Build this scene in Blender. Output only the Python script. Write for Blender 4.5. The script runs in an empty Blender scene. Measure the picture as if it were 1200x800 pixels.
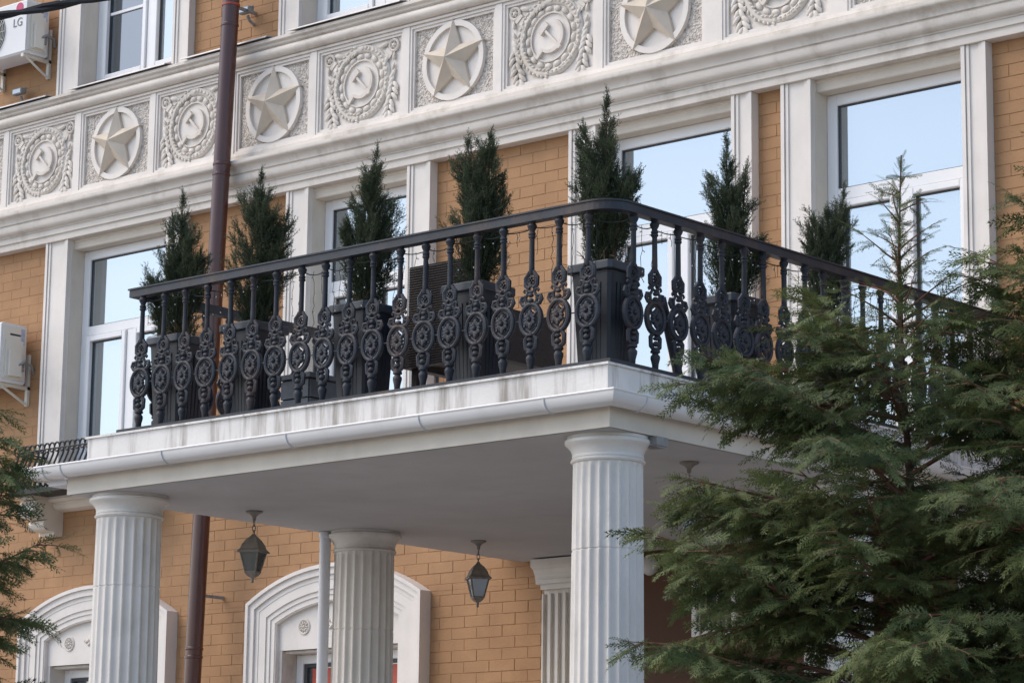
import bpy, math, random
import numpy as np
from mathutils import Vector, Matrix

# ------------------------------------------------------------------ scene, camera, sky, sun
scene = bpy.context.scene
COL = scene.collection
random.seed(7)
PI = math.pi

CAM = np.array([9.5, -16.266, 1.6])
FPX, YAW, PITCH, ROLL = 3278.1, .71607, .19448, .012125      # focal length in pixels of the 1200 px wide photograph
cy, sy, cp, sp = math.cos(YAW), math.sin(YAW), math.cos(PITCH), math.sin(PITCH)
FW = np.array([-sy*cp, cy*cp, sp]); R0 = np.array([cy, sy, 0.]); U0 = np.cross(R0, FW)
RT = math.cos(ROLL)*R0 + math.sin(ROLL)*U0
UP = -math.sin(ROLL)*R0 + math.cos(ROLL)*U0
cam = bpy.data.objects.new('camera', bpy.data.cameras.new('camera'))
cam.data.sensor_width = 36.0
cam.data.lens = FPX/1200*36
cam.data.clip_start, cam.data.clip_end = .1, 3000
cam.matrix_world = Matrix(((RT[0], UP[0], -FW[0], CAM[0]), (RT[1], UP[1], -FW[1], CAM[1]), (RT[2], UP[2], -FW[2], CAM[2]), (0, 0, 0, 1)))
COL.objects.link(cam)
scene.camera = cam

SUN_AZ, SUN_EL = math.radians(232), math.radians(48)          # azimuth clockwise from +Y: soft light from the front left
world = bpy.data.worlds.new('World'); scene.world = world; world.use_nodes = True
wn = world.node_tree.nodes; bg = wn['Background']
sky = wn.new('ShaderNodeTexSky'); sky.sky_type = 'NISHITA'; sky.sun_disc = False
sky.sun_elevation, sky.sun_rotation = SUN_EL, SUN_AZ
sky.air_density, sky.dust_density, sky.ozone_density = 1.0, 1.6, 1.0
world.node_tree.links.new(sky.outputs[0], bg.inputs[0]); bg.inputs[1].default_value = .13
sun = bpy.data.objects.new('sun', bpy.data.lights.new('sun', 'SUN'))
sun.data.energy, sun.data.angle, sun.data.color = .95, math.radians(50), (1, .90, .78)
sd = Vector((math.sin(SUN_AZ)*math.cos(SUN_EL), math.cos(SUN_AZ)*math.cos(SUN_EL), math.sin(SUN_EL)))
sun.rotation_euler = sd.to_track_quat('Z', 'Y').to_euler()
sun.location = (-6, -14, 16)
COL.objects.link(sun)
vs = scene.view_settings
vs.view_transform, vs.look, vs.gamma, vs.exposure, vs.use_curve_mapping = 'Standard', 'None', 1.0, 1.0, False

def ray(x, y): return (x-600)*RT - (y-400)*UP + FPX*FW
def at_y(x, y, Y): d = ray(x, y); return CAM + d*(Y-CAM[1])/d[1]
def proj(p):
    v = np.asarray(p) - CAM; f = v @ FW
    return 600 + FPX*(v @ RT)/f, 400 - FPX*(v @ UP)/f, f

# ------------------------------------------------------------------ materials
def rgb(h):
    h = h.lstrip('#'); v = [int(h[i:i+2], 16)/255 for i in (0, 2, 4)]
    return tuple(c/12.92 if c <= .04045 else ((c+.055)/1.055)**2.4 for c in v) + (1,)
def new_mat(name):
    m = bpy.data.materials.new(name); m.use_nodes = True
    return m, m.node_tree.nodes, m.node_tree.links, m.node_tree.nodes['Principled BSDF']
def mat(name, col, rough=.6, var=.12, vscale=6, bump=.15, bscale=60, metal=0, spec=.4, stain=None, stain_amt=0, streak=False, scoord='Object'):
    m, n, l, b = new_mat(name)
    b.inputs['Roughness'].default_value = rough; b.inputs['Metallic'].default_value = metal
    b.inputs['Specular IOR Level'].default_value = spec
    tc = n.new('ShaderNodeTexCoord'); geo = n.new('ShaderNodeNewGeometry')
    nz = n.new('ShaderNodeTexNoise'); nz.inputs['Scale'].default_value = vscale; nz.inputs['Detail'].default_value = 6
    l.new(geo.outputs['Position'], nz.inputs['Vector'])
    mp = n.new('ShaderNodeMapRange'); mp.inputs[1].default_value = .3; mp.inputs[2].default_value = .7
    mp.inputs[3].default_value = 1-var; mp.inputs[4].default_value = 1+var
    l.new(nz.outputs[0], mp.inputs[0])
    mul = n.new('ShaderNodeMix'); mul.data_type = 'RGBA'; mul.blend_type = 'MULTIPLY'; mul.inputs[0].default_value = 1
    mul.inputs[6].default_value = col
    cmb = n.new('ShaderNodeCombineColor')
    for k in range(3): l.new(mp.outputs[0], cmb.inputs[k])
    l.new(cmb.outputs[0], mul.inputs[7])
    out = mul.outputs[2]
    if stain is not None:
        mpg = n.new('ShaderNodeMapping'); l.new(geo.outputs['Position'], mpg.inputs[0])
        mpg.inputs['Scale'].default_value = (1, 1, .09) if streak else (1, 1, .6)
        ns = n.new('ShaderNodeTexNoise'); ns.inputs['Scale'].default_value = 9 if streak else 3.2; ns.inputs['Detail'].default_value = 9
        ns.inputs['Roughness'].default_value = .68
        l.new(mpg.outputs[0], ns.inputs['Vector'])
        rp = n.new('ShaderNodeMapRange'); rp.inputs[1].default_value = .47 if streak else .52; rp.inputs[2].default_value = .70 if streak else .74
        rp.inputs[3].default_value = 0; rp.inputs[4].default_value = stain_amt
        l.new(ns.outputs[0], rp.inputs[0])
        mx = n.new('ShaderNodeMix'); mx.data_type = 'RGBA'; mx.inputs[7].default_value = stain
        l.new(rp.outputs[0], mx.inputs[0]); l.new(out, mx.inputs[6]); out = mx.outputs[2]
    l.new(out, b.inputs['Base Color'])
    if bump:
        nb = n.new('ShaderNodeTexNoise'); nb.inputs['Scale'].default_value = bscale; nb.inputs['Detail'].default_value = 5
        l.new(geo.outputs['Position'], nb.inputs['Vector'])
        bp = n.new('ShaderNodeBump'); bp.inputs['Strength'].default_value = bump; bp.inputs['Distance'].default_value = .01
        l.new(nb.outputs[0], bp.inputs['Height']); l.new(bp.outputs[0], b.inputs['Normal'])
    return m

M = {}
DIRT = (.19, .16, .125, 1)
M['white'] = mat('white_paint', (.65, .59, .52, 1), .62, .07, 3, .14, 40, stain=(.24, .19, .14, 1), stain_amt=.55)
M['white_clean'] = mat('white_paint_clean', (.70, .645, .585, 1), .55, .06, 3, .10, 50, stain=DIRT, stain_amt=.16)
M['white_streak'] = mat('white_paint_streaked', (.69, .66, .62, 1), .6, .06, 5, .15, 40, stain=(.20, .165, .13, 1), stain_amt=.95, streak=True)
M['cream'] = mat('cream_plaster', (.645, .575, .485, 1), .65, .06, 4, .12, 40, stain=DIRT, stain_amt=.14)
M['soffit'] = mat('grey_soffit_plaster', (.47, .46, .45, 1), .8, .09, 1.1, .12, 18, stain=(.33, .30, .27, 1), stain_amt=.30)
M['relief'] = mat('aged_relief_plaster', (.62, .565, .495, 1), .7, .08, 14, .2, 60, stain=(.40, .32, .23, 1), stain_amt=.45)
M['star'] = mat('beige_star_paint', (.53, .455, .365, 1), .55, .08, 6, .1, 40, stain=(.66, .58, .46, 1), stain_amt=.5)
M['column'] = mat('white_column_paint', (.69, .64, .578, 1), .6, .06, 4, .18, 45, stain=DIRT, stain_amt=.26)
M['brick'] = mat('ochre_painted_brick', (.370, .202, .095, 1), .75, .12, 3, .3, 55, stain=(.29, .148, .069, 1), stain_amt=.6)
M['mortar'] = mat('ochre_painted_mortar', (.330, .180, .084, 1), .85, .08, 8, .3, 70)
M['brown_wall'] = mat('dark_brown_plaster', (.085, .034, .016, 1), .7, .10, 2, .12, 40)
M['iron'] = mat('dark_cast_iron', (.026, .029, .037, 1), .55, .25, 9, .25, 80, spec=.35, stain=(.16, .085, .045, 1), stain_amt=.35)
M['iron_flat'] = mat('dark_flat_iron', (.027, .030, .038, 1), .5, .22, 5, .12, 60, spec=.35, stain=(.19, .11, .06, 1), stain_amt=.4)
M['wrought'] = mat('black_wrought_iron', (.022, .020, .020, 1), .55, .2, 9, .1, 60)
M['pipe'] = mat('dark_brown_painted_metal', (.070, .021, .016, 1), .26, .10, 4, .03, 30, spec=.6)
M['clamp_red'] = mat('red_band_paint', (.35, .06, .04, 1), .5)
M['pvc'] = mat('white_pvc', (.72, .69, .66, 1), .35, .04, 2, .04, 20, spec=.5, stain=DIRT, stain_amt=.12)
M['pvc_grey'] = mat('pale_grey_pvc', (.60, .60, .62, 1), .4, .04, 2, .03, 20)
M['flashing'] = mat('grey_metal_flashing', (.34, .34, .35, 1), .4, .15, 6, .05, 20, metal=.3)
M['frame'] = mat('white_window_plastic', (.78, .77, .76, 1), .35, .03, 2, .02, 20, spec=.5)
M['frame_dark'] = mat('dark_grey_gasket', (.06, .06, .065, 1), .5)
M['planter'] = mat('dark_blue_grey_plastic', (.010, .013, .021, 1), .45, .18, 7, .05, 50, spec=.5)
M['planter_rim'] = mat('slate_grey_plastic', (.034, .039, .050, 1), .42, .15, 7, .05, 50, spec=.5)
M['rattan'] = mat('dark_brown_rattan', (.032, .022, .018, 1), .6, .3, 60, .5, 120)
M['crate'] = mat('grey_blue_painted_wood', (.15, .165, .185, 1), .6, .15, 10, .2, 60)
M['soil'] = mat('dark_soil', (.035, .025, .018, 1), .95, .3, 30, .5, 40)
M['lantern_metal'] = mat('aged_bronze_paint', (.22, .19, .16, 1), .5, .25, 25, .15, 60, spec=.5)
M['ac'] = mat('cream_ac_casing', (.66, .62, .54, 1), .45, .05, 3, .04, 20)
M['ac_front'] = mat('white_ac_casing', (.68, .67, .66, 1), .42, .04, 3, .04, 20)
M['ac_dark'] = mat('dark_ac_recess', (.035, .035, .037, 1), .6)
M['logo_pink'] = mat('logo_magenta', (.48, .03, .12, 1), .5, .02)
M['logo_grey'] = mat('logo_grey', (.17, .17, .18, 1), .5, .02)
M['sticker'] = mat('printed_sticker', (.38, .42, .52, 1), .5, .35, 160, 0)
M['sign_red'] = mat('red_sign_film', (.50, .085, .05, 1), .5, .05)
M['sign_white'] = mat('white_sign_film', (.72, .73, .72, 1), .5, .03)
M['cable'] = mat('black_cable', (.012, .012, .013, 1), .5, .2)
M['wire'] = mat('dark_light_wire', (.018, .022, .016, 1), .6, .2)
M['bulb'] = mat('clear_small_bulb', (.75, .75, .72, 1), .25, .03, spec=.6)
M['bark'] = mat('reddish_brown_bark', (.085, .050, .035, 1), .85, .3, 40, .5, 60)
M['twig'] = mat('reddish_twig', (.16, .075, .045, 1), .75, .25, 40, .1, 60)
M['dry'] = mat('dry_straw_twigs', (.20, .125, .065, 1), .85, .3, 40)
M['paving'] = mat('grey_paving', (.30, .285, .27, 1), .85, .15, 1.2, .3, 30)
M['lamp_glass'] = mat('opal_lamp_glass', (.62, .60, .56, 1), .3, .03)
M['concrete'] = mat('grey_metal_fixture', (.25, .245, .235, 1), .6, .2, 20)

def stucco():
    m, n, l, b = new_mat('pebbled_stucco'); b.inputs['Roughness'].default_value = .85
    geo = n.new('ShaderNodeNewGeometry')
    v = n.new('ShaderNodeTexVoronoi'); v.inputs['Scale'].default_value = 62; v.inputs['Randomness'].default_value = 1
    nz = n.new('ShaderNodeTexNoise'); nz.inputs['Scale'].default_value = 38; nz.inputs['Detail'].default_value = 7
    l.new(geo.outputs['Position'], v.inputs['Vector']); l.new(geo.outputs['Position'], nz.inputs['Vector'])
    r = n.new('ShaderNodeValToRGB'); e = r.color_ramp.elements
    e[0].position, e[0].color = .30, (.36, .315, .265, 1); e[1].position, e[1].color = .56, (.67, .61, .545, 1)
    l.new(nz.outputs[0], r.inputs[0]); l.new(r.outputs[0], b.inputs['Base Color'])
    add = n.new('ShaderNodeMath'); add.operation = 'ADD'; l.new(v.outputs['Distance'], add.inputs[0]); l.new(nz.outputs[0], add.inputs[1])
    bp = n.new('ShaderNodeBump'); bp.inputs['Strength'].default_value = .9; bp.inputs['Distance'].default_value = .02
    l.new(add.outputs[0], bp.inputs['Height']); l.new(bp.outputs[0], b.inputs['Normal'])
    return m
M['stucco'] = stucco()

def glass(name, refl, tint, inner):
    m, n, l, b = new_mat(name)
    b.inputs['Base Color'].default_value = inner; b.inputs['Roughness'].default_value = .08
    g = n.new('ShaderNodeBsdfGlossy'); g.inputs['Color'].default_value = tint; g.inputs['Roughness'].default_value = .006
    geo = n.new('ShaderNodeNewGeometry'); nz = n.new('ShaderNodeTexNoise'); nz.inputs['Scale'].default_value = .9; nz.inputs['Detail'].default_value = 1
    l.new(geo.outputs['Position'], nz.inputs['Vector'])
    bp = n.new('ShaderNodeBump'); bp.inputs['Strength'].default_value = .10; bp.inputs['Distance'].default_value = .02
    l.new(nz.outputs[0], bp.inputs['Height']); l.new(bp.outputs[0], g.inputs['Normal'])
    mx = n.new('ShaderNodeMixShader'); mx.inputs[0].default_value = refl
    l.new(b.outputs[0], mx.inputs[1]); l.new(g.outputs[0], mx.inputs[2])
    l.new(mx.outputs[0], n['Material Output'].inputs[0])
    return m
M['glass'] = glass('coated_window_glass', .37, (.86, .95, 1, 1), (.17, .175, .17, 1))
M['glass_dim'] = glass('plain_window_glass', .16, (.92, .96, 1, 1), (.045, .055, .06, 1))
M['lantern_glass'] = glass('frosted_lantern_glass', .22, (.9, .95, 1, 1), (.10, .125, .125, 1))

def foliage(name, c1, c2):
    m, n, l, b = new_mat(name)
    b.inputs['Roughness'].default_value = .62; b.inputs['Specular IOR Level'].default_value = .25
    at = n.new('ShaderNodeAttribute'); at.attribute_name = 'tone'
    mx = n.new('ShaderNodeMix'); mx.data_type = 'RGBA'; mx.inputs[6].default_value = c1; mx.inputs[7].default_value = c2
    l.new(at.outputs['Fac'], mx.inputs[0]); l.new(mx.outputs[2], b.inputs['Base Color'])
    tr = n.new('ShaderNodeBsdfTranslucent'); l.new(mx.outputs[2], tr.inputs['Color'])
    ms = n.new('ShaderNodeMixShader'); ms.inputs[0].default_value = .28
    l.new(b.outputs[0], ms.inputs[1]); l.new(tr.outputs[0], ms.inputs[2]); l.new(ms.outputs[0], n['Material Output'].inputs[0])
    return m
M['cypress'] = foliage('cypress_sprays', (.028, .055, .025, 1), (.165, .190, .064, 1))
M['juniper'] = foliage('juniper_needles', (.028, .042, .027, 1), (.100, .120, .062, 1))

# ------------------------------------------------------------------ mesh helpers
class MB:
    def __init__(s): s.v, s.f = [], []
    def add(s, v, f):
        o = len(s.v); s.v += [tuple(map(float, p)) for p in v]; s.f += [tuple(i+o for i in q) for q in f]; return s
    def box(s, x0, x1, y0, y1, z0, z1):
        v = [(x, y, z) for z in (z0, z1) for y in (y0, y1) for x in (x0, x1)]
        return s.add(v, [(0, 2, 3, 1), (4, 5, 7, 6), (0, 1, 5, 4), (2, 6, 7, 3), (0, 4, 6, 2), (1, 3, 7, 5)])
    def cbox(s, x0, x1, y0, y1, z0, z1, c=.006):          # box with chamfered edges on the outer (-y) face
        v = [(x0, y1, z0), (x1, y1, z0), (x1, y1, z1), (x0, y1, z1), (x0, y0+c, z0), (x1, y0+c, z0), (x1, y0+c, z1), (x0, y0+c, z1),
             (x0+c, y0, z0+c), (x1-c, y0, z0+c), (x1-c, y0, z1-c), (x0+c, y0, z1-c)]
        f = [(8, 9, 10, 11)]
        for a in (0, 4):
            for k in range(4): f.append((a+k, a+(k+1) % 4, a+4+(k+1) % 4, a+4+k))
        f.append((3, 2, 1, 0))
        return s.add(v, f)
    def profile(s, pts, x0, x1):                            # pts: closed (y, z) outline, drawn out along x
        n = len(pts); v = [(x0, y, z) for y, z in pts] + [(x1, y, z) for y, z in pts]
        f = [(k, (k+1) % n, n+(k+1) % n, n+k) for k in range(n)] + [tuple(range(n))[::-1], tuple(range(n, 2*n))]
        return s.add(v, f)
    def prism(s, pts, y0, y1, cx=0, cz=0, c=0):             # pts: (x, z) outline, front face at y0, back at y1
        n = len(pts); v = [(cx+x, y1, cz+z) for x, z in pts] + [(cx+x, y0, cz+z) for x, z in pts]
        f = [(k, (k+1) % n, n+(k+1) % n, n+k) for k in range(n)] + [tuple(range(n))[::-1], tuple(range(n, 2*n))]
        return s.add(v, f)
    def strip(s, outer, inner, y0, y1, closed=True):        # flat band between two outlines of equal length, with thickness
        n = len(outer); v = [(x, y0, z) for x, z in outer] + [(x, y0, z) for x, z in inner] + [(x, y1, z) for x, z in outer] + [(x, y1, z) for x, z in inner]
        f = []
        for k in range(n if closed else n-1):
            j = (k+1) % n
            f += [(k, j, n+j, n+k), (2*n+k, 2*n+j, j, k), (n+k, n+j, 3*n+j, 3*n+k), (3*n+k, 3*n+j, 2*n+j, 2*n+k)]
        if not closed: f += [(0, n, 3*n, 2*n), (n-1, 3*n-1, 4*n-1, 2*n-1)]
        return s.add(v, f)
    def tube(s, path, r, n=6, closed=False, flat=1.0, caps=True):
        P = [Vector(p) for p in path]; m = len(P)
        rr = r if isinstance(r, (list, tuple)) else [r]*m
        v, f = [], []; ref = None
        for i, p in enumerate(P):
            t = (P[(i+1) % m]-P[i-1]) if closed else (P[min(i+1, m-1)]-P[max(i-1, 0)])
            if t.length < 1e-9: t = Vector((0, 0, 1))
            t.normalize()
            if ref is None:
                ref = Vector((0, 1, 0)) if abs(t.y) < .9 else Vector((1, 0, 0))
            a = ref - t*ref.dot(t)
            if a.length < 1e-4: a = t.orthogonal()
            a.normalize(); ref = a; b = t.cross(a)
            for k in range(n):
                q = 2*PI*k/n; v.append(p + a*math.cos(q)*rr[i]*flat + b*math.sin(q)*rr[i])
        for i in range(m if closed else m-1):
            j = (i+1) % m
            for k in range(n): f.append((i*n+k, i*n+(k+1) % n, j*n+(k+1) % n, j*n+k))
        if not closed and caps: f += [tuple(range(n))[::-1], tuple(range((m-1)*n, m*n))]
        return s.add(v, f)
    def lathe(s, prof, n=16, c=(0, 0, 0), cap=True):
        v = [(c[0]+r*math.cos(2*PI*k/n), c[1]+r*math.sin(2*PI*k/n), c[2]+z) for r, z in prof for k in range(n)]
        f = [(i*n+k, i*n+(k+1) % n, (i+1)*n+(k+1) % n, (i+1)*n+k) for i in range(len(prof)-1) for k in range(n)]
        if cap: f += [tuple(range(n))[::-1], tuple(range((len(prof)-1)*n, len(prof)*n))]
        return s.add(v, f)
    def blob(s, c, ax, ay, az, nu=8, nv=5):                  # ellipsoid with three half-axis vectors
        c, ax, ay, az = map(np.array, (c, ax, ay, az)); v = [c-az]; f = []
        for i in range(1, nv):
            th = PI*i/nv
            for k in range(nu):
                ph = 2*PI*k/nu; v.append(c + ax*math.sin(th)*math.cos(ph) + ay*math.sin(th)*math.sin(ph) - az*math.cos(th))
        v.append(c+az)
        for k in range(nu):
            f.append((0, 1+(k+1) % nu, 1+k))
            for i in range(nv-2): f.append((1+i*nu+k, 1+i*nu+(k+1) % nu, 1+(i+1)*nu+(k+1) % nu, 1+(i+1)*nu+k))
            f.append((1+(nv-2)*nu+k, 1+(nv-2)*nu+(k+1) % nu, 1+(nv-1)*nu))
        return s.add(v, f)
    def mesh(s, name, m, smooth=None, o=(0, 0, 0)):
        me = bpy.data.meshes.new(name); me.from_pydata([(a-o[0], b-o[1], c-o[2]) for a, b, c in s.v], [], s.f)
        import bmesh
        bm = bmesh.new(); bm.from_mesh(me); bmesh.ops.recalc_face_normals(bm, faces=bm.faces); bm.to_mesh(me); bm.free()
        if smooth is not None:
            me.polygons.foreach_set('use_smooth', [True]*len(me.polygons)); me.set_sharp_from_angle(angle=math.radians(smooth))
        me.materials.append(m if not isinstance(m, str) else M[m]); return me
    def build(s, name, m, parent=None, smooth=None, o=(0, 0, 0), loc=None):
        return link(name, s.mesh(name, m, smooth, o), parent, loc)
def link(name, me, parent=None, loc=None):
    ob = bpy.data.objects.new(name, me); COL.objects.link(ob)
    if parent is not None: ob.parent = parent
    if loc is not None: ob.location = loc
    return ob
def thing(name, label, cat, loc=(0, 0, 0), group=None):
    e = bpy.data.objects.new(name, None); e.empty_display_size = .2; COL.objects.link(e); e.location = loc
    return tag(e, label, cat, group)
def tag(o, label, cat, group=None):
    o['label'], o['category'] = label, cat
    if group: o['group'] = group
    return o
def circ(r, n=40, a0=0, a1=2*PI, cx=0, cz=0, end=False):
    m = n-1 if end else n
    return [(cx+r*math.cos(a0+(a1-a0)*k/m), cz+r*math.sin(a0+(a1-a0)*k/m)) for k in range(n)]
def text_mesh(txt, size, ext, m, name):
    cu = bpy.data.curves.new('lettering', 'FONT'); cu.body = txt; cu.size = size; cu.extrude = ext
    t = bpy.data.objects.new('lettering', cu); COL.objects.link(t)
    bpy.context.view_layer.update()
    me = bpy.data.meshes.new_from_object(t.evaluated_get(bpy.context.evaluated_depsgraph_get()))
    bpy.data.objects.remove(t); bpy.data.curves.remove(cu)
    me.transform(Matrix.Rotation(PI/2, 4, 'X')); me.name = name; me.materials.clear(); me.materials.append(M[m]); return me

# ------------------------------------------------------------------ ground
g = MB(); N = 24
g.add([(-600, -600, 0), (600, -600, 0), (600, 600, 0), (-600, 600, 0)], [(0, 1, 2, 3)])
gr = g.build('ground', 'paving'); gr['kind'] = 'structure'

# ------------------------------------------------------------------ building
B = thing('building', 'ochre brick building with white star and sickle frieze behind the balcony', 'building')
XL, XR = -13.5, 3.5
W = [(-9.99, -8.65), (-6.88, -5.74), (-3.75, -2.45), (-1.735, -.464)]       # openings behind the balcony
WP = [(-10.30, -9.99, -8.65, -8.44), (-7.147, -6.88, -5.74, -5.481), (-4.019, -3.75, -2.45, -2.263), (-2.0, -1.735, -.464, -.264)]
UW = [(-9.965, -8.683), (-7.068, -5.80), (-4.05, -2.78)]
UP_ = [(-10.27, -9.965, -8.683, -8.469), (-7.318, -7.068, -5.80, -5.55), (-4.30, -4.05, -2.78, -2.53)]
AC_ = [-9.415, -6.465]                                                      # arched windows: centre x
AH = .662                                                                   # half opening
wall = MB()
def wall_row(z0, z1, opens):
    x = XL
    for a, b in opens: wall.box(x, a, .0032, .45, z0, z1); x = b
    wall.box(x, XR, .0032, .45, z0, z1)
wall_row(0, 1.0, []); wall_row(1.0, 3.54, [(c-AH, c+AH) for c in AC_]); wall_row(3.54, 4.5, [])
wall_row(4.5, 5.04, W[2:]); wall_row(5.04, 7.345, W); wall_row(7.345, 8.86, []); wall_row(8.86, 11.2, UW)
wall = wall.build('wall', 'mortar', B)

BL, BH, J = .262, .0885, .0045
def bricks_in(x0, x1, z0, z1):
    out = []; k0 = int(math.floor(z0/BH)); k1 = int(math.ceil(z1/BH))
    for k in range(k0, k1):
        a, b = max(z0, k*BH), min(z1, (k+1)*BH-J)
        if b-a < .02: continue
        off = (k % 2)*BL/2; i = math.floor((x0-off)/BL)
        while i*BL+off < x1:
            c, d = max(x0, i*BL+off), min(x1, (i+1)*BL-J+off)
            if d-c > .015: out.append((c, d, a, b))
            i += 1
    return out
br = []
for x0, x1 in ((-12.9, -10.30), (-8.44, -7.147), (-5.481, -4.019), (-2.263, -2.0), (-.264, 1.6)): br += bricks_in(x0, x1, 4.46 if x0 > -5 else 5.04, 7.44)
for x0, x1 in ((-12.9, -10.27), (-8.469, -7.318), (-5.55, -4.30)): br += bricks_in(x0, x1, 8.835, 10.6)
for x0, x1 in ((-12.9, -10.405), (-8.425, -7.457), (-5.475, -4.26)): br += bricks_in(x0, x1, 1.2, 3.93)
br += bricks_in(-12.9, -4.26, 3.93, 5.035)
def seen(b):
    u, v, f = proj(((b[0]+b[1])/2, 0, (b[2]+b[3])/2))
    if not (-8 < u < 1208 and -8 < v < 808): return -1
    if 3.95 < b[2] < 5.0 and b[0] > -7.2 and v < 655: return -1           # behind the porch slab
    if b[2] < 4 and abs((b[0]+b[1])/2-AC_[1]) < .98: return -1
    return (b[1]-b[0])*(b[3]-b[2])/f**2
br.sort(key=seen, reverse=True)
rest = MB(); cache = {}
for i, (c, d, a, b) in enumerate(br):
    y0 = random.choice((-.001, 0, .001)) + (.0014 if c < -8.4 else 0)
    if i < 300:
        key = (round(d-c, 3), round(b-a, 3))
        if key not in cache: cache[key] = MB().cbox(0, key[0], 0, .03, 0, key[1], .002).mesh('brick', 'brick')
        link('brick', cache[key], wall, (c, y0, a))
    else: rest.cbox(c, d, y0, .03, a, b, .002)
o = rest.build('brickwork', 'brick', wall); o['kind'] = 'stuff'
# dark brown entrance wall under the balcony
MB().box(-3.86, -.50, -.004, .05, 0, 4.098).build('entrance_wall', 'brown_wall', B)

# entablature: architrave, cornice, frieze base, top mouldings (drawn out along the facade)
MB().profile([(.05, 7.430), (-.098, 7.430), (-.100, 7.434), (-.100, 7.488), (-.106, 7.492), (-.118, 7.494), (-.118, 7.545), (.05, 7.545)], XL, XR).build('architrave', 'white', B)
pts = [(.05, 7.546), (-.125, 7.546), (-.130, 7.556)]
for k in range(7): a = PI/2*k/6; pts.append((-.130-.050*math.sin(a), 7.600-.042*math.cos(a)))
pts += [(-.183, 7.612), (-.183, 7.630), (-.170, 7.634), (-.170, 7.646), (-.184, 7.650)]
for k in range(7): a = PI/2*k/6; pts.append((-.186-.046*(1-math.cos(a)), 7.652+.056*math.sin(a)))
for k in range(6): a = PI/2*k/5; pts.append((-.234-.016*math.sin(a), 7.733-.022*math.cos(a)))
pts += [(-.250, 7.752), (-.130, 7.768), (.05, 7.768)]
MB().profile(pts, XL, XR).build('cornice', 'white', B, smooth=32)
MB().profile([(.05, 7.769), (-.112, 7.769), (-.112, 7.838), (-.100, 7.846), (-.092, 7.872), (.05, 7.872)], XL, XR).build('frieze_base', 'white', B)
pts = [(.05, 8.620), (-.088, 8.620), (-.088, 8.640), (-.075, 8.646)]
for k in range(9): a = PI*k/8; pts.append((-.086-.052*math.sin(a), 8.694-.046*math.cos(a)))
pts += [(-.100, 8.746), (-.118, 8.756), (-.118, 8.776), (-.150, 8.786), (-.150, 8.812), (.05, 8.826)]
MB().profile(pts, XL, XR).build('top_moulding', 'white', B, smooth=32)
for x0, x1 in ((XL, -10.30), (-9.98, -8.66), (-8.44, -7.36), (-7.10, -5.78), (-5.53, -4.33), (-4.02, -2.75)):
    pr = [(-.01, 8.862), (-.172, 8.836), (-.178, 8.822), (-.174, 8.820), (-.166, 8.830), (-.01, 8.857)]
    MB().profile(pr, x0, x1).build('sill_flashing', 'flashing', B)

# frieze panels
def star_mesh():
    m = MB(); R, r, ap = .352, .142, .100; ring = []
    for k in range(10):
        a = PI/2 + k*PI/5; q = R if k % 2 == 0 else r; ring.append((q*math.cos(a), q*math.sin(a)))
    v = [(x, 0, z) for x, z in ring] + [(0, -ap, 0)] + [(x, .035, z) for x, z in ring]
    f = [(k, (k+1) % 10, 10) for k in range(10)] + [(k, (k+1) % 10, 11+(k+1) % 10, 11+k) for k in range(10)]
    return m.add(v, f).mesh('star', 'star')
def ring_mesh(): return MB().strip(circ(.335, 56), circ(.287, 56), -.034, .0).mesh('ring', 'white_clean', 35)
def disc_mesh(): return MB().prism(circ(.29, 48), -.006, .0).mesh('disc', 'white_clean')
def leaf(m, x, z, ang, L, w, y=-.018):
    c, s = math.cos(ang), math.sin(ang); m.blob((x+c*L/2, y, z+s*L/2), (c*L/2, 0, s*L/2), (-s*w/2, 0, c*w/2), (0, -.014, 0), 6, 4)
def wreath_mesh():
    m = MB(); m.tube([(.300*math.cos(a), -.006, .300*math.sin(a)) for a in np.linspace(0, 2*PI, 48, endpoint=False)], .034, 8, closed=True, flat=.62)
    rnd = random.Random(3)
    for k in range(44):
        a = 2*PI*k/44
        for q in (-1, 1):
            rr = .300 + q*.015; t = a + PI/2*(1 if a < PI*1.5 and a > PI*.5 else -1) - q*.45 + rnd.uniform(-.3, .3)
            leaf(m, rr*math.cos(a), rr*math.sin(a), t, .046*rnd.uniform(.8, 1.2), .024, -.022)
    return m.mesh('wreath', 'relief', 50)
def band_mesh():
    m = MB(); m.strip(circ(.205, 48), circ(.194, 48), -.018, 0)
    for k in range(17):                                     # ring of bands between wreath and disc
        a0 = 2*PI*k/17+.03; a1 = 2*PI*(k+1)/17-.03
        aa = (a0+a1)/2
        m.blob((.236*math.cos(aa), -.004, .236*math.sin(aa)), (-.040*math.sin(aa), 0, .040*math.cos(aa)), (.026*math.cos(aa), 0, .026*math.sin(aa)), (0, -.019, 0), 10, 6)
    return m.mesh('band_ring', 'white', 50)
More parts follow.
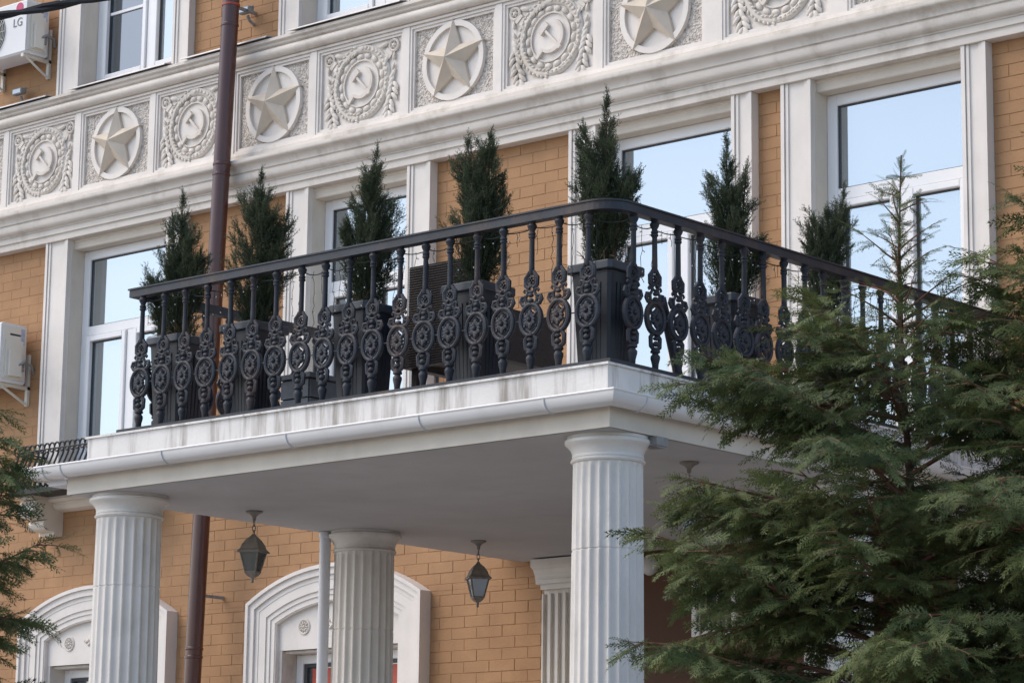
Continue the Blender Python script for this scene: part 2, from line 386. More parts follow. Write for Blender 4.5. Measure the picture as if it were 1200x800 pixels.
def tools_mesh():                                           # crossed hammer and sickle
    m = MB(); Y0 = -.026
    def rect(cx, cz, L, w, ang, y0=Y0):
        c, s = math.cos(ang), math.sin(ang)
        m.prism([(cx+c*a*L/2-s*b*w/2, cz+s*a*L/2+c*b*w/2) for a, b in ((-1, -1), (1, -1), (1, 1), (-1, 1))], y0, 0)
    rect(.010, -.004, .225, .021, math.radians(-46))        # handle
    rect(-.068, .078, .108, .052, math.radians(44), -.032)  # head
    rect(.094, -.092, .034, .036, math.radians(-46), -.030)
    n = 22; o_, i_ = [], []                                 # sickle blade
    for k in range(n):
        t = k/(n-1); a = math.radians(72 - 205*t); w = .003 + .025*math.sin(PI*min(1, .08+t*.80))
        rx = .138
        o_.append((.004+rx*math.cos(a), .006+rx*1.02*math.sin(a))); i_.append((.004+(rx-w)*math.cos(a), .010+(rx-w)*math.sin(a)))
    m.strip(o_, i_, Y0-.003, 0, closed=False)
    rect(-.106, -.128, .085, .030, math.radians(48), -.031) # grip
    return m.mesh('hammer_and_sickle', 'white')
def corner_mesh():
    m = MB()
    for sx in (-1, 1):
        cx, cz = sx*.372, .262
        m.tube([(cx+.048*math.cos(a), -.012, cz+.048*math.sin(a)) for a in np.linspace(0, 2*PI, 18, endpoint=False)], .013, 6, closed=True)
        m.blob((cx, -.008, cz), (.024, 0, 0), (0, 0, .024), (0, -.024, 0), 8, 4)
        for k in range(5): a = 2*PI*k/5; m.blob((cx+.022*math.cos(a), -.012, cz+.022*math.sin(a)), (.010, 0, 0), (0, 0, .010), (0, -.014, 0), 6, 4)
        a = math.radians(-48 if sx < 0 else 228); c, s = math.cos(a), math.sin(a)
        for d, w, t in ((.070, .040, .024), (.105, .034, .018)):
            x, z = cx+c*d, cz+s*d
            m.prism([(x+c*p*.016-s*q*w, z+s*p*.016+c*q*w) for p, q in ((-1, -1), (1, -1), (1, 1), (-1, 1))], -t, 0)
        leaf(m, cx-sx*.050, cz+.034, math.radians(-12 if sx < 0 else 192), .125, .046); leaf(m, cx-sx*.06, cz-.075, math.radians(-62 if sx < 0 else -118), .11, .044)
        leaf(m, cx+sx*.010, cz-.055, math.radians(-85 if sx < 0 else -95), .085, .030)
        leaf(m, cx+sx*.015, cz-.150, math.radians(-70 if sx < 0 else -110), .070, .024)
        sxs = [(sx*(.395-.02*math.sin(t*3)), .05-.34*t) for t in np.linspace(0, 1, 8)]
        m.tube([(x-sx*.075*(j/7)**2, -.006, z) for j, (x, z) in enumerate(sxs)], .006, 5)
        for j, (x, z) in enumerate(sxs):
            x2 = x-sx*.075*(j/7)**2
            leaf(m, x2, z, math.radians(-55 if sx < 0 else -125)+random.uniform(-.2, .2), .115, .044)
            if j > 1: leaf(m, x2, z, math.radians(-125 if sx < 0 else -55)+random.uniform(-.2, .2), .105, .042)
    return m.mesh('corner_foliage', 'white', 50)
SM, RM, DM, WM, TM, CM, BM_ = star_mesh(), ring_mesh(), disc_mesh(), wreath_mesh(), tools_mesh(), corner_mesh(), band_mesh()
Z0, Z1 = 7.873, 8.619; ZC = (Z0+Z1)/2
DV = [(-12.03, -10.99, 'star'), (-10.93, -9.96, 'tools'), (-9.89, -8.93, 'star'), (-8.87, -7.90, 'tools'), (-7.83, -6.90, 'star'), (-6.83, -5.82, 'tools'), (-5.75, -4.80, 'star'),
      (-4.735, -3.76, 'tools'), (-3.69, -2.70, 'star'), (-2.537, -1.555, 'tools'), (-1.41, -.42, 'star'), (-.27, .72, 'tools'), (.79, 1.78, 'star')]
prev = XL
for x0, x1, kind in DV:
    MB().box(prev, x0, -.078, .02, Z0, Z1-.001).build('frieze_divider', 'white_clean', B); prev = x1
    w = x1-x0; cx = (x0+x1)/2
    fr = MB()                                               # stepped frame
    for d, y in ((0, -.070), (.022, -.056)):
        fr.box(x0+d, x1-d, y, .0, Z1-.024-d, Z1-.001-d); fr.box(x0+d, x1-d, y, .0, Z0+d, Z0+.022+d)
        fr.box(x0+d, x0+d+.022, y, .0, Z0+.022+d, Z1-.024-d); fr.box(x1-d-.022, x1-d, y, .0, Z0+.022+d, Z1-.024-d)
    p = fr.build('frieze_panel', 'white_clean', B, o=(cx, -.034, ZC), loc=(cx, -.034, ZC))
    MB().box(-w/2+.02, w/2-.02, 0, .05, -.352, .352).build('field', 'stucco' if kind == 'star' else 'white_clean', p)
    if kind == 'star':
        link('disc', DM, p); link('ring', RM, p); link('star', SM, p, (0, -.0355, .004))
    else:
        for nm, me in (('wreath', WM), ('band_ring', BM_), ('hammer_and_sickle', TM), ('corner_foliage', CM)): link(nm, me, p)
MB().box(prev, XR, -.078, .02, Z0, Z1-.001).build('frieze_divider', 'white_clean', B)

# windows
def jamb(x0, x1, z0, z1, out=.088):
    m = MB(); m.box(x0, x1, -out+.022, .012, z0, z1)
    w = x1-x0
    for a, b, y in ((0, .030, -out), (.036, .060, -out+.010), (w-.060, w-.036, -out+.010), (w-.030, w, -out)): m.box(x0+a, x0+b, y, -out+.023, z0, z1)
    m.build('window_jamb', 'white_clean', B)
def window(x0, x1, z0, z1, zt, mull, name='window', gms=None, yf=.115, bar=None):
    """plastic window: outer frame, transom at zt, mullion at mull below it"""
    wx0, wx1 = x0, x1
    x0 += .004; x1 -= .004; F = .085; m = MB()
    m.cbox(x0, x0+F, yf, yf+.07, z0, z1); m.cbox(x1-F, x1, yf, yf+.07, z0, z1)
    m.cbox(x0+F, x1-F, yf, yf+.07, z1-F, z1); m.cbox(x0+F, x1-F, yf, yf+.07, z0, z0+F)
    if zt: m.cbox(x0+F, x1-F, yf+.002, yf+.068, zt-.045, zt+.045)
    zz = zt-.045 if zt else z1-F
    if mull: m.cbox(mull-.045, mull+.045, yf+.002, yf+.068, z0+F, zz)
    p = m.build(name, 'frame', B)
    for q0, q1 in ((wx0-.02, wx0+.0035), (wx1-.0035, wx1+.02)): MB().box(q0, q1, -.03, .30, z0, z1).build('reveal', 'cream', p)
    cells = [(x0+F, x1-F, zt+.045, z1-F)] if zt else []
    cells += [(x0+F, mull-.045, z0+F, zz), (mull+.045, x1-F, z0+F, zz)] if mull else [(x0+F, x1-F, z0+F, zz)]
    for i, (a, b, c, d) in enumerate(cells):
        s_ = .0
        if i or not zt:                                     # opening sash
            s_ = .055; s = MB()
            s.cbox(a+.004, a+s_, yf-.018, yf+.05, c+.004, d-.004); s.cbox(b-s_, b-.004, yf-.018, yf+.05, c+.004, d-.004)
            s.cbox(a+s_, b-s_, yf-.018, yf+.05, d-s_, d-.004); s.cbox(a+s_, b-s_, yf-.018, yf+.05, c+.004, c+s_)
            s.build('sash', 'frame', p)
        gk = MB(); e = .008
        gk.box(a+s_, a+s_+e, yf+.02, yf+.05, c+s_, d-s_); gk.box(b-s_-e, b-s_, yf+.02, yf+.05, c+s_, d-s_)
        gk.box(a+s_+e, b-s_-e, yf+.02, yf+.05, d-s_-e, d-s_); gk.box(a+s_+e, b-s_-e, yf+.02, yf+.05, c+s_, c+s_+e)
        gk.build('gasket', 'frame_dark', p)
        MB().box(a+s_, b-s_, yf+.036, yf+.046, c+s_, d-s_).build('pane', gms[i] if gms else 'glass', p)
        if bar and i == 1: MB().box(a+s_, b-s_, yf+.020, yf+.037, bar-.013, bar+.013).build('glazing_bar', 'frame', p)
    return p
for (x0, x1), jp in zip(W, WP):
    zb = 5.03 if x0 < -6 else 4.55
    jamb(jp[0], jp[1], zb, 7.429); jamb(jp[2], jp[3], zb, 7.429)
    window(x0, x1, zb+.02, 7.340, 6.585, (x0+x1)/2+.01)
    # lintel band under the architrave
    MB().profile([(.30, 7.341), (-.004, 7.341), (-.010, 7.350), (-.010, 7.402), (-.020, 7.410), (-.020, 7.429), (.30, 7.429)], x0+.001, x1-.001).build('lintel', 'cream', B)
for (x0, x1), jp in zip(UW, UP_):
    jamb(jp[0], jp[1], 8.815, 11.15, .075); jamb(jp[2], jp[3], 8.815, 11.15, .075)
    window(x0, x1, 8.87, 11.1, 10.5, x0+.74, yf=.14, gms=('glass', 'glass_dim' if x0 < -9 else 'glass', 'glass'), bar=9.60 if x0 < -9 else None)

# arched ground-floor windows
def arched(cx, sign):
    p = MB(); zs, za, HW = 3.935, 4.215, .992                # shoulder, apex, half width of the surround
    rise = za-zs; R = (HW*HW+rise*rise)/(2*rise); cz = za-R
    def arc(inset, n=22):
        hw = HW-inset; rr = R-inset; a = math.asin(hw/rr)
        return [(cx+rr*math.sin(-a+2*a*k/(n-1)), cz+rr*math.cos(-a+2*a*k/(n-1))) for k in range(n)]
    first = None
    for i0, i1, y in ((0, .030, -.125), (.030, .085, -.105), (.085, .125, -.085), (.125, .205, -.080), (.205, .245, -.068), (.245, .290, -.058), (.290, .300, -.050)):
        o_, i_ = arc(i0), arc(i1)
        o_ = [(cx-HW+i0, 0.6)] + o_ + [(cx+HW-i0, .6)]; i_ = [(cx-HW+i1, .6)] + i_ + [(cx+HW-i1, .6)]
        p.strip(o_, i_, y, .02, closed=False)
    p = p.build('arched_window', 'white_clean', B)
    a_ = arc(.299); t = [(cx-HW+.299, 3.54)] + a_ + [(cx+HW-.299, 3.54)]
    MB().prism(t, -.012, .03).build('tympanum', 'white_clean', p)
    for sx in (-1, 1):
        m = MB(); c0 = (cx+sx*.40, 3.725)
        m.tube([(c0[0]+.058*math.cos(q), -.014, c0[1]+.058*math.sin(q)) for q in np.linspace(0, 2*PI, 20, endpoint=False)], .010, 6, closed=True)
        for k in range(10): q = 2*PI*k/10; leaf(m, c0[0]+.014*math.cos(q), c0[1]+.014*math.sin(q), q, .036, .017, -.014)
        m.blob((c0[0], -.014, c0[1]), (.016, 0, 0), (0, 0, .016), (0, -.016, 0))
        m.build('rosette', 'white', p, smooth=50)
    m = MB(); c0 = (cx, 3.735)
    for k in range(9):
        for sx in (-1, 1): leaf(m, c0[0]+sx*.022*k, c0[1]+.012*math.sin(k*2), (0 if sx > 0 else PI)+(.7 if k % 2 else -.7), .085*(1-k/13), .030, -.014)
    m.build('ornament', 'white', p, smooth=50)
    x0, x1 = cx-AH, cx+AH
    m = MB(); m.box(x0-.03, x0+.004, -.01, .4, 1.0, 3.5395); m.box(x1-.004, x1+.03, -.01, .4, 1.0, 3.5395); m.box(x0+.004, x1-.004, .031, .4, 3.515, 3.5395); m.build('reveal', 'white', p)
    x0 += .004; x1 -= .004
    m = MB(); yf = .16
    m.cbox(x0, x0+.075, yf, yf+.07, 1.0, 3.514); m.cbox(x1-.075, x1, yf, yf+.07, 1.0, 3.514); m.cbox(x0+.075, x1-.075, yf, yf+.07, 3.44, 3.514); m.cbox(x0+.075, x1-.075, yf, yf+.07, 1.0, 1.08)
    m.build('frame', 'frame', p)
    m = MB(); m.box(x0+.075, x0+.11, yf+.02, yf+.06, 1.08, 3.44); m.box(x1-.11, x1-.075, yf+.02, yf+.06, 1.08, 3.44); m.box(x0+.11, x1-.11, yf+.02, yf+.06, 3.41, 3.44); m.build('gasket', 'frame_dark', p)
    MB().box(x0+.11, x1-.11, yf+.04, yf+.05, 1.08, 3.41).build('pane', 'glass_dim', p)
    return p
for c in AC_: arched(c, 0)
sg = thing('window_sign', 'red window sign with big white letters in arched window behind grey column', 'sign', (AC_[1]-.50, .196, 2.9))
MB().box(0, 1.00, 0, .002, 0, .50).build('sign_panel', 'sign_red', sg)
def letter(t, x, sxw=1.0):
    o = link('letter', text_mesh(t, .60, .0015, 'sign_white', 'letter'), sg, (x, -.003, .03)); o.scale = (.62*sxw, 1, 1)
letter('A', .02); letter('P', .27); letter('A', .72)

# flat pilasters on the porch wall
for x0, x1 in ((-4.235, -3.87), (-.56, -.20)):
    m = MB(); m.box(x0, x1, -.07, .02, 0, 3.86)
    nfl = 5; w = (x1-x0)/nfl
    for k in range(nfl+1):
        xx = x0+k*w; m.box(max(x0, xx-.014), min(x1, xx+.014), -.10, -.069, 0, 3.83)
    m.box(x0-.005, x1+.005, -.112, .02, 3.86, 3.90); m.box(x0-.03, x1+.03, -.14, .02, 3.90, 3.93)
    m.profile([(.02, 3.93), (-.12, 3.93), (-.128, 3.97), (-.15, 4.01), (-.18, 4.03), (-.18, 4.085), (.02, 4.085)], x0-.05, x1+.05)
    m.build('pilaster', 'column', B)

# ------------------------------------------------------------------ porch: slab, beam, columns
PO = thing('porch', 'white balcony slab on fluted white columns in front of the brick building', 'porch')
MB().box(-4.508, .022, -4.555, -.001, 4.10, 4.222).build('beam', 'cream', PO)
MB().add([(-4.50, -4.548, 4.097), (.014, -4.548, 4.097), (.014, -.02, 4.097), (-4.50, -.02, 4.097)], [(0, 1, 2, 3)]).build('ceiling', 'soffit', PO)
MB().box(-4.508, .022, -4.555, -.002, 4.223, 4.262).build('slab_ledge', 'cream', PO)
m = MB(); m.box(-4.33, .002, -4.548, -.003, 4.263, 4.449); m.build('slab', 'white_streak', PO)
m = MB(); m.box(-4.345, .016, -4.562, -.004, 4.450, 4.463); m.build('slab_edging', 'white_streak', PO)
def column(cx, cy, k=1.0, seam=3.46):
    R = .196*k; n = 22; per = 10; shaft = MB()
    zz = [0, .3, .31, 1.2, 2.2, 3.0, seam-.006, seam-.003, seam+.003, seam+.006, 3.80, 3.915, 3.932, 3.945]
    v = []; cnt = n*per
    for z in zz:
        t = z/4.0; r = R*(1.13-.13*t-.03*t*(1-t)*-1)
        dep = .014*k if z < 3.92 else .014*k*max(0, (3.945-z)/.03)
        if abs(z-seam) <= .0031: r -= .004
        for q in range(cnt):
            a = 2*PI*q/cnt; ph = (q % per)/per
            d = 0 if ph < .18 or ph > .98 else dep*math.sin(PI*(ph-.18)/.80)**.6
            v.append((cx+(r-d)*math.cos(a), cy+(r-d)*math.sin(a), z))
    f = [(i*cnt+q, i*cnt+(q+1) % cnt, (i+1)*cnt+(q+1) % cnt, (i+1)*cnt+q) for i in range(len(zz)-1) for q in range(cnt)]
    shaft.add(v, f)
    c = MB()
    c.lathe([(R*.98, 3.944), (R*1.04, 3.948), (R*1.075, 3.958), (R*1.04, 3.968), (R*1.01, 3.971), (R*1.03, 3.975), (R*1.03, 3.985), (R*1.02, 3.99), (R*1.03, 4.0), (R*1.07, 4.02), (R*1.15, 4.04), (R*1.22, 4.05), (R*1.24, 4.056), (R*1.24, 4.072), (R*1.17, 4.082), (R*1.17, 4.0965)], 56, (cx, cy, 0))
    root = shaft.build('column', 'column', PO, smooth=28)
    c.build('capital', 'column', root, smooth=30)
column(-.218, -4.27, 1.0, 3.46); column(-4.215, -4.27, 1.07, 3.50); column(-4.25, -2.03, 1.08, 3.4); column(-.21, -2.03, 1.05, 3.4)

# rain gutter round the slab edge
GU = thing('rain_gutter', 'white half-round rain gutter running round the balcony slab edge', 'gutter')
m = MB(); rad, zr = .068, 4.276; na = 12
path = [(-4.735, -.05), (-4.735, -4.628), (.095, -4.628), (.095, -.05)]
nrm = [(-1, 0), (-1, -1), (1, -1), (1, 0)]; v = []
for (x, y), (nx, ny) in zip(path, nrm):
    for rr in (rad, rad-.004):
        for k in range(na+1):
            a = PI*k/na; d = rr*math.cos(a); v.append((x+nx*d, y+ny*d, zr-rr*math.sin(a)*1.12))
n1 = na+1; f = []
for i in range(3):
    A, Bq = i*2*n1, (i+1)*2*n1
    for k in range(na): f += [(A+k, A+k+1, Bq+k+1, Bq+k), (A+n1+k, Bq+n1+k, Bq+n1+k+1, A+n1+k+1)]
    f += [(A, Bq, Bq+n1, A+n1), (A+na, A+n1+na, Bq+n1+na, Bq+na)]
m.add(v, f)
m.tube([(p[0]+q[0]*rad, p[1]+q[1]*rad, zr+.001) for p, q in zip(path, nrm)], .007, 6)
m.build('channel', 'pvc', GU, smooth=40)
MB().box(-4.69, -4.509, -4.56, -.01, 4.17, 4.20).build('eave_board', 'pvc_grey', GU)
def bracket(x, y, ax):
    pts = [(rad+.004)*math.cos(PI*k/10) for k in range(11)]
    P_ = [(x, y+c, zr-(rad+.004)*1.12*math.sin(PI*k/10)) if ax == 'x' else (x+c, y, zr-(rad+.004)*1.12*math.sin(PI*k/10)) for k, c in enumerate(pts)]
    MB().tube(P_, .004, 5).build('bracket', 'pvc_grey', GU)
for x in (-4.60, -4.42, -3.45, -2.35, -1.27, -.33): bracket(x, -4.628, 'x')
for y in (-4.40, -4.15, -3.2, -2.2, -1.2): bracket(.095, y, 'y')
for xx in (-3.47, -.05):
    pass

# ------------------------------------------------------------------ balcony railing
RA = thing('balcony_railing', 'black cast-iron balcony railing with ornate oval medallion balusters', 'railing')
RX0, RX1, RY = -4.045, -.072, -4.435
def rail_path(rc=.14):
    p = [(RX0, -.02), (RX0, RY)]
    for k in range(9): a = PI/2*k/8; p.append((RX1-rc+rc*math.sin(a), RY+rc-rc*math.cos(a)))
    p.append((RX1, -.02)); return p
def sweep(path, outl, name, m, parent, smooth=None):
    mb = MB(); n = len(outl); v = []
    for i, p in enumerate(path):
        a = np.array(path[max(i-1, 0)]); b = np.array(path[min(i+1, len(path)-1)]); p = np.array(p)
        d0 = p-a; d1 = b-p
        d0 = d0/np.linalg.norm(d0) if np.linalg.norm(d0) > 0 else d1/np.linalg.norm(d1); d1 = d1/np.linalg.norm(d1) if np.linalg.norm(d1) > 0 else d0
        n0 = np.array((d0[1], -d0[0])); n1 = np.array((d1[1], -d1[0])); nn = n0+n1; nn /= nn @ n0     # mitre
        for u, z in outl: q = p - nn*-u; v.append((q[0], q[1], z))
    f = [(i*n+k, i*n+(k+1) % n, (i+1)*n+(k+1) % n, (i+1)*n+k) for i in range(len(path)-1) for k in range(n)]
    f += [tuple(range(n))[::-1], tuple(range((len(path)-1)*n, len(path)*n))]
    mb.add(v, f); return mb.build(name, m, parent, smooth)
ZT = 5.425
sweep(rail_path(), [(-.036, ZT-.058), (.030, ZT-.058), (.030, ZT-.012), (.038, ZT-.010), (.038, ZT), (-.036, ZT)], 'handrail', 'iron_flat', RA)
ZB = 4.464
sweep([(RX0-.02, -.02), (RX0-.02, RY-.105), (.012, RY-.105), (.012, -.02)], [(-.13, ZB), (.0, ZB), (.0, ZB+.022), (-.13, ZB+.022)], 'base_strip', 'iron_flat', RA)
ZB += .022; HB = ZT-.058-ZB
def baluster_meshes():
    k = HB/.84; m = MB()
    def L(pr, n=12): m.lathe([(r, z*k) for r, z in pr], n)
    L([(.013, 0), (.016, .004), (.020, .045), (.028, .075), (.028, .088), (.018, .100), (.018, .104), (.027, .108), (.029, .114), (.027, .121), (.018, .126), (.018, .136)])
    L([(.010, .545), (.017, .556), (.0165, .60), (.0150, .745), (.0165, .749), (.022, .754), (.022, .762), (.017, .766), (.022, .771), (.022, .778), (.016, .784), (.017, .792), (.025, .806), (.029, .818), (.024, .828), (.018, .832), (.022, .840)])
    GX = 1.42
    def T(p, r, n=6, closed=False, flat=.9): m.tube([(x*GX, y, z*k) for x, y, z in p], [q*1.28 for q in r] if isinstance(r, list) else r*1.12, n, closed, flat)
    # lower block: two uprights and knobs
    for s in (-1, 1):
        T([(s*.010, 0, .126), (s*.027, 0, .142), (s*.029, 0, .190), (s*.018, 0, .206), (s*.012, 0, .222)], [.010, .011, .011, .010, .010])
    m.blob((0, -.006, .156*k), (.022, 0, 0), (0, .018, 0), (0, 0, .017)); m.blob((0, -.006, .186*k), (.020, 0, 0), (0, .018, 0), (0, 0, .013)); m.blob((0, -.004, .212*k), (.028, 0, 0), (0, .020, 0), (0, 0, .014))
    # scrolls above the medallion
    for s in (-1, 1):
        T([(s*.018, 0, .378), (s*.045, 0, .385), (s*.056, 0, .405), (s*.050, 0, .428), (s*.034, 0, .430), (s*.034, 0, .412), (s*.046, 0, .408)], [.009, .010, .010, .009, .008, .007, .006])
        T([(s*.010, 0, .378), (s*.028, 0, .396), (s*.030, 0, .425), (s*.018, 0, .448), (s*.022, 0, .462), (s*.034, 0, .468), (s*.040, 0, .458), (s*.034, 0, .450)], [.008, .008, .008, .007, .007, .007, .006, .005])
        T([(s*.010, 0, .472), (s*.030, 0, .488), (s*.031, 0, .530), (s*.018, 0, .548), (s*.010, 0, .564)], [.010, .011, .011, .010, .010])
    T([(.017*math.cos(a), 0, .468+.017*math.sin(a)) for a in np.linspace(0, 2*PI, 12, endpoint=False)], .008, 6, True)
    m.blob((0, -.005, .402*k), (.022, 0, 0), (0, .017, 0), (0, 0, .015)); m.blob((0, -.005, .432*k), (.020, 0, 0), (0, .016, 0), (0, 0, .014))
    T([(.020*math.cos(a), 0, .513+.022*math.sin(a)) for a in np.linspace(0, 2*PI, 12, endpoint=False)], .007, 6, True)
    for a in (0, PI/2, PI, PI*1.5): m.blob((.010*math.cos(a), -.003, (.513+.011*math.sin(a))*k), (.008, 0, 0), (0, .012, 0), (0, 0, .008), 6, 4)
    c = .297; T([(.054*math.cos(a), 0, c+.086*math.sin(a)) for a in np.linspace(0, 2*PI, 30, endpoint=False)], .0125, 8, True, 1.1)
    bal = m.mesh('baluster', 'iron', 40)
    m = MB()
    for s in (-1, 1):                                        # pointed lozenge
        T([(0, 0, c+.072), (s*.022, 0, c+.052), (s*.040, 0, c+.012), (s*.040, 0, c-.012), (s*.022, 0, c-.052), (0, 0, c-.072)], .0075)
    for deg, l_, w_ in ((90, .046, .017), (270, .046, .017), (35, .036, .015), (145, .036, .015), (-35, .036, .015), (215, .036, .015), (0, .030, .012), (180, .030, .012), (62, .034, .009), (118, .034, .009), (242, .034, .009), (298, .034, .009)):
        a = math.radians(deg); ca, sa = math.cos(a), math.sin(a)          # leaf cluster
        m.blob((ca*(.010+l_/2)*1.15, -.008, (c+sa*(.010+l_/2))*k), (ca*l_*.62, 0, sa*l_*.62), (-sa*w_, 0, ca*w_), (0, -.013, 0), 7, 4)
    m.blob((0, -.014, c*k), (.014, 0, 0), (0, 0, .014), (0, -.018, 0)); m.blob((0, .010, c*k), (.03, 0, 0), (0, 0, .03), (0, .01, 0))
    for s in (-1, 1): m.blob((s*.043, -.004, (c+.034)*k), (.012, 0, 0), (0, .010, 0), (0, 0, .009), 6, 4); m.blob((s*.043, -.004, (c-.034)*k), (.012, 0, 0), (0, .010, 0), (0, 0, .009), 6, 4)
    return bal, m.mesh('medallion', 'iron', 40)
BALM, MEDM = baluster_meshes()
def baluster(x, y, rz):
    o = link('baluster', BALM, RA, (x, y, ZB)); o.rotation_euler = (random.uniform(-.008, .008), random.uniform(-.01, .01), rz + random.uniform(-.05, .05)); link('medallion', MEDM, o)
SP = .2075
nfr = 18
for k in range(nfr+1): baluster(-.238-k*SP, RY, 0)
for k in range(20): baluster(RX1, -4.24+k*.2095, PI/2)
for k in range(1, 21): baluster(RX0, RY+k*SP, -PI/2)
zl = ZB+.297*HB/.84; RODX = MB().tube([(-.022, 0, 0), (.022, 0, 0)], .004, 6).mesh('tie_rod', 'iron')
for k in range(nfr): link('tie_rod', RODX, RA, (-.238-(k+.5)*SP, RY, zl))
for k in range(19): link('tie_rod', RODX, RA, (RX1, -4.24+(k+.5)*.2095, zl)).rotation_euler = (0, 0, PI/2)

# fairy lights wound along the handrail
FL = thing('fairy_lights', 'dark wire string of small clear fairy lights hung below the handrail', 'lights')
rnd = random.Random(11); w = MB(); bu = MB()
def drop(x, y, z, L, nx, ny):
    n = max(3, int(L/.035)); p = [(x, y, z)]
    for i in range(n): p.append((x+rnd.uniform(-.008, .008), y+rnd.uniform(-.006, .006), z-L*(i+1)/n))
    w.tube(p, .0021, 4)
    for i in range(1, n, 3):
        q = p[i]; e = (q[0]+rnd.choice((-1, 1))*.014*nx, q[1]+rnd.choice((-1, 1))*.014*ny, q[2]-.006); w.tube([q, e], .0025, 4); bu.blob(e, (.0042, 0, 0), (0, .0042, 0), (0, 0, .0052), 5, 3)
def garland(pts):
    for a, b in zip(pts[:-1], pts[1:]):
        a, b = np.array(a), np.array(b); sag = rnd.uniform(.004, .03)
        w.tube([tuple(a+(b-a)*t-np.array((0, 0, sag*4*t*(1-t)))) for t in np.linspace(0, 1, 6)], .0035, 5)
zg = ZT-.090
gf = [(-.238-k*SP, RY+.028, zg+rnd.uniform(-.008, .008)) for k in range(nfr+1)]; gs = [(RX1-.028, -4.24+k*.2095, zg+rnd.uniform(-.008, .008)) for k in range(20)]
garland(gf); garland([gf[0], gs[0]]); garland(gs)
for k in range(44): x = RX0+.1+(3.85)*k/44+rnd.uniform(-.03, .03); drop(x, RY+.028, zg-.006, rnd.choice((.08, .15, .22, .30, .36)), 1, .2)
for k in range(46): y = -4.2+3.9*k/46+rnd.uniform(-.03, .03); drop(RX1-.028, y, zg-.006, rnd.choice((.08, .15, .22, .30, .36)), .2, 1)
w.build('wire', 'wire', FL); o = bu.build('bulbs', 'bulb', FL); o['kind'] = 'stuff'

# ------------------------------------------------------------------ pipes
DP = thing('brown_drainpipe', 'tall glossy dark brown drainpipe fixed to the brick facade', 'drainpipe', (-8.0, -.30, 0))
PX = lambda z: .035*z
MB().tube([(PX(z), 0, z) for z in (.02, 3.0, 6.0, 9.0, 11.15)], .073, 28).build('pipe', 'pipe', DP, smooth=40)
for z in (3.50, 3.57, 6.0, 7.63, 7.72, 8.96, 9.34):
    MB().lathe([(.073, z-.014), (.0785, z-.008), (.0785, z+.008), (.073, z+.014)], 28, (PX(z), 0, 0), cap=False).build('joint', 'pipe', DP, smooth=40)
MB().lathe([(.074, 9.13), (.080, 9.132), (.080, 9.150), (.074, 9.152)], 28, (PX(9.14), 0, 0), cap=False).build('band', 'clamp_red', DP)
for z in (9.14, 4.02, 2.0):
    MB().box(PX(z)-.012, PX(z)+.012, .07, .31, z-.012, z+.012).build('clamp', 'concrete', DP)
WPI = thing('white_downpipe', 'slim pale grey downpipe in front of the rear left porch column', 'drainpipe', (-4.44, -2.235, 0))
MB().lathe([(.040, 0.02), (.040, 4.05), (.045, 4.052), (.045, 4.09), (.040, 4.0955)], 24).build('pipe', 'pvc_grey', WPI, smooth=40)
MB().lathe([(.041, 2.0), (.046, 2.004), (.046, 2.03), (.041, 2.034)], 24, cap=False).build('collar', 'pvc', WPI)

# ------------------------------------------------------------------ small iron window balcony at the far left
SB = thing('window_balcony', 'small black wrought-iron window balcony on a scrolled stone corbel', 'balcony', (-9.3, 0, 5.0))
o_ = (-9.3, 0, 5.0); bx0, bx1, by = -10.22, -8.74, -.42
MB().box(bx0-.02, bx1+.02, by-.02, -.001, 5.035, 5.075).build('floor_plate', 'wrought', SB, o=o_)
m = MB(); m.profile([(-.001, 4.915), (-.05, 4.915), (-.10, 4.93), (-.13, 4.965), (-.13, 4.985), (-.17, 4.99), (-.19, 5.01), (-.19, 5.034), (-.001, 5.034)], bx0+.22, bx1+.02); m.build('moulding', 'cream', SB, smooth=25, o=o_)
def corbel(x0, x1):
    pr = [(-.001, 5.034), (-.36, 5.034), (-.36, 5.005)]
    for k in range(9): a = PI/2 - PI*1.15*k/8; pr.append((-.27-.085*math.cos(a-PI/2+PI/2)*0-.085*math.sin(PI*k/8), 4.92+.085*math.cos(PI*k/8)))
    for k in range(7): pr.append((-.17-.06*math.sin(PI*k/6), 4.785+.05*math.cos(PI*k/6)))
    pr += [(-.10, 4.735), (-.10, 4.70), (-.001, 4.70)]
    MB().profile(pr, x0, x1).build('corbel', 'cream', SB, smooth=35, o=o_)
corbel(bx0+.02, bx0+.23); corbel(bx1-.23, bx1-.02)
def picket(x, y, dx, dy):
    q = lambda d, z: (x+dx*d, y+dy*d, z)
    m = MB(); m.tube([q(-.004, 5.49), q(-.030, 5.46), q(-.006, 5.40), q(.0, 5.36), q(.075, 5.21), q(.085, 5.15), q(.050, 5.10), q(.0, 5.077)], .008, 6)
    m.tube([q(-.004+.034*math.cos(a)-.0, 5.455+.040*math.sin(a)) for a in np.linspace(0, 2*PI, 14, endpoint=False)], .007, 6, closed=True)
    m.tube([q(.018+.028*math.cos(a), 5.115+.036*math.sin(a)) for a in np.linspace(0, 2*PI, 14, endpoint=False)], .007, 6, closed=True)
    return m
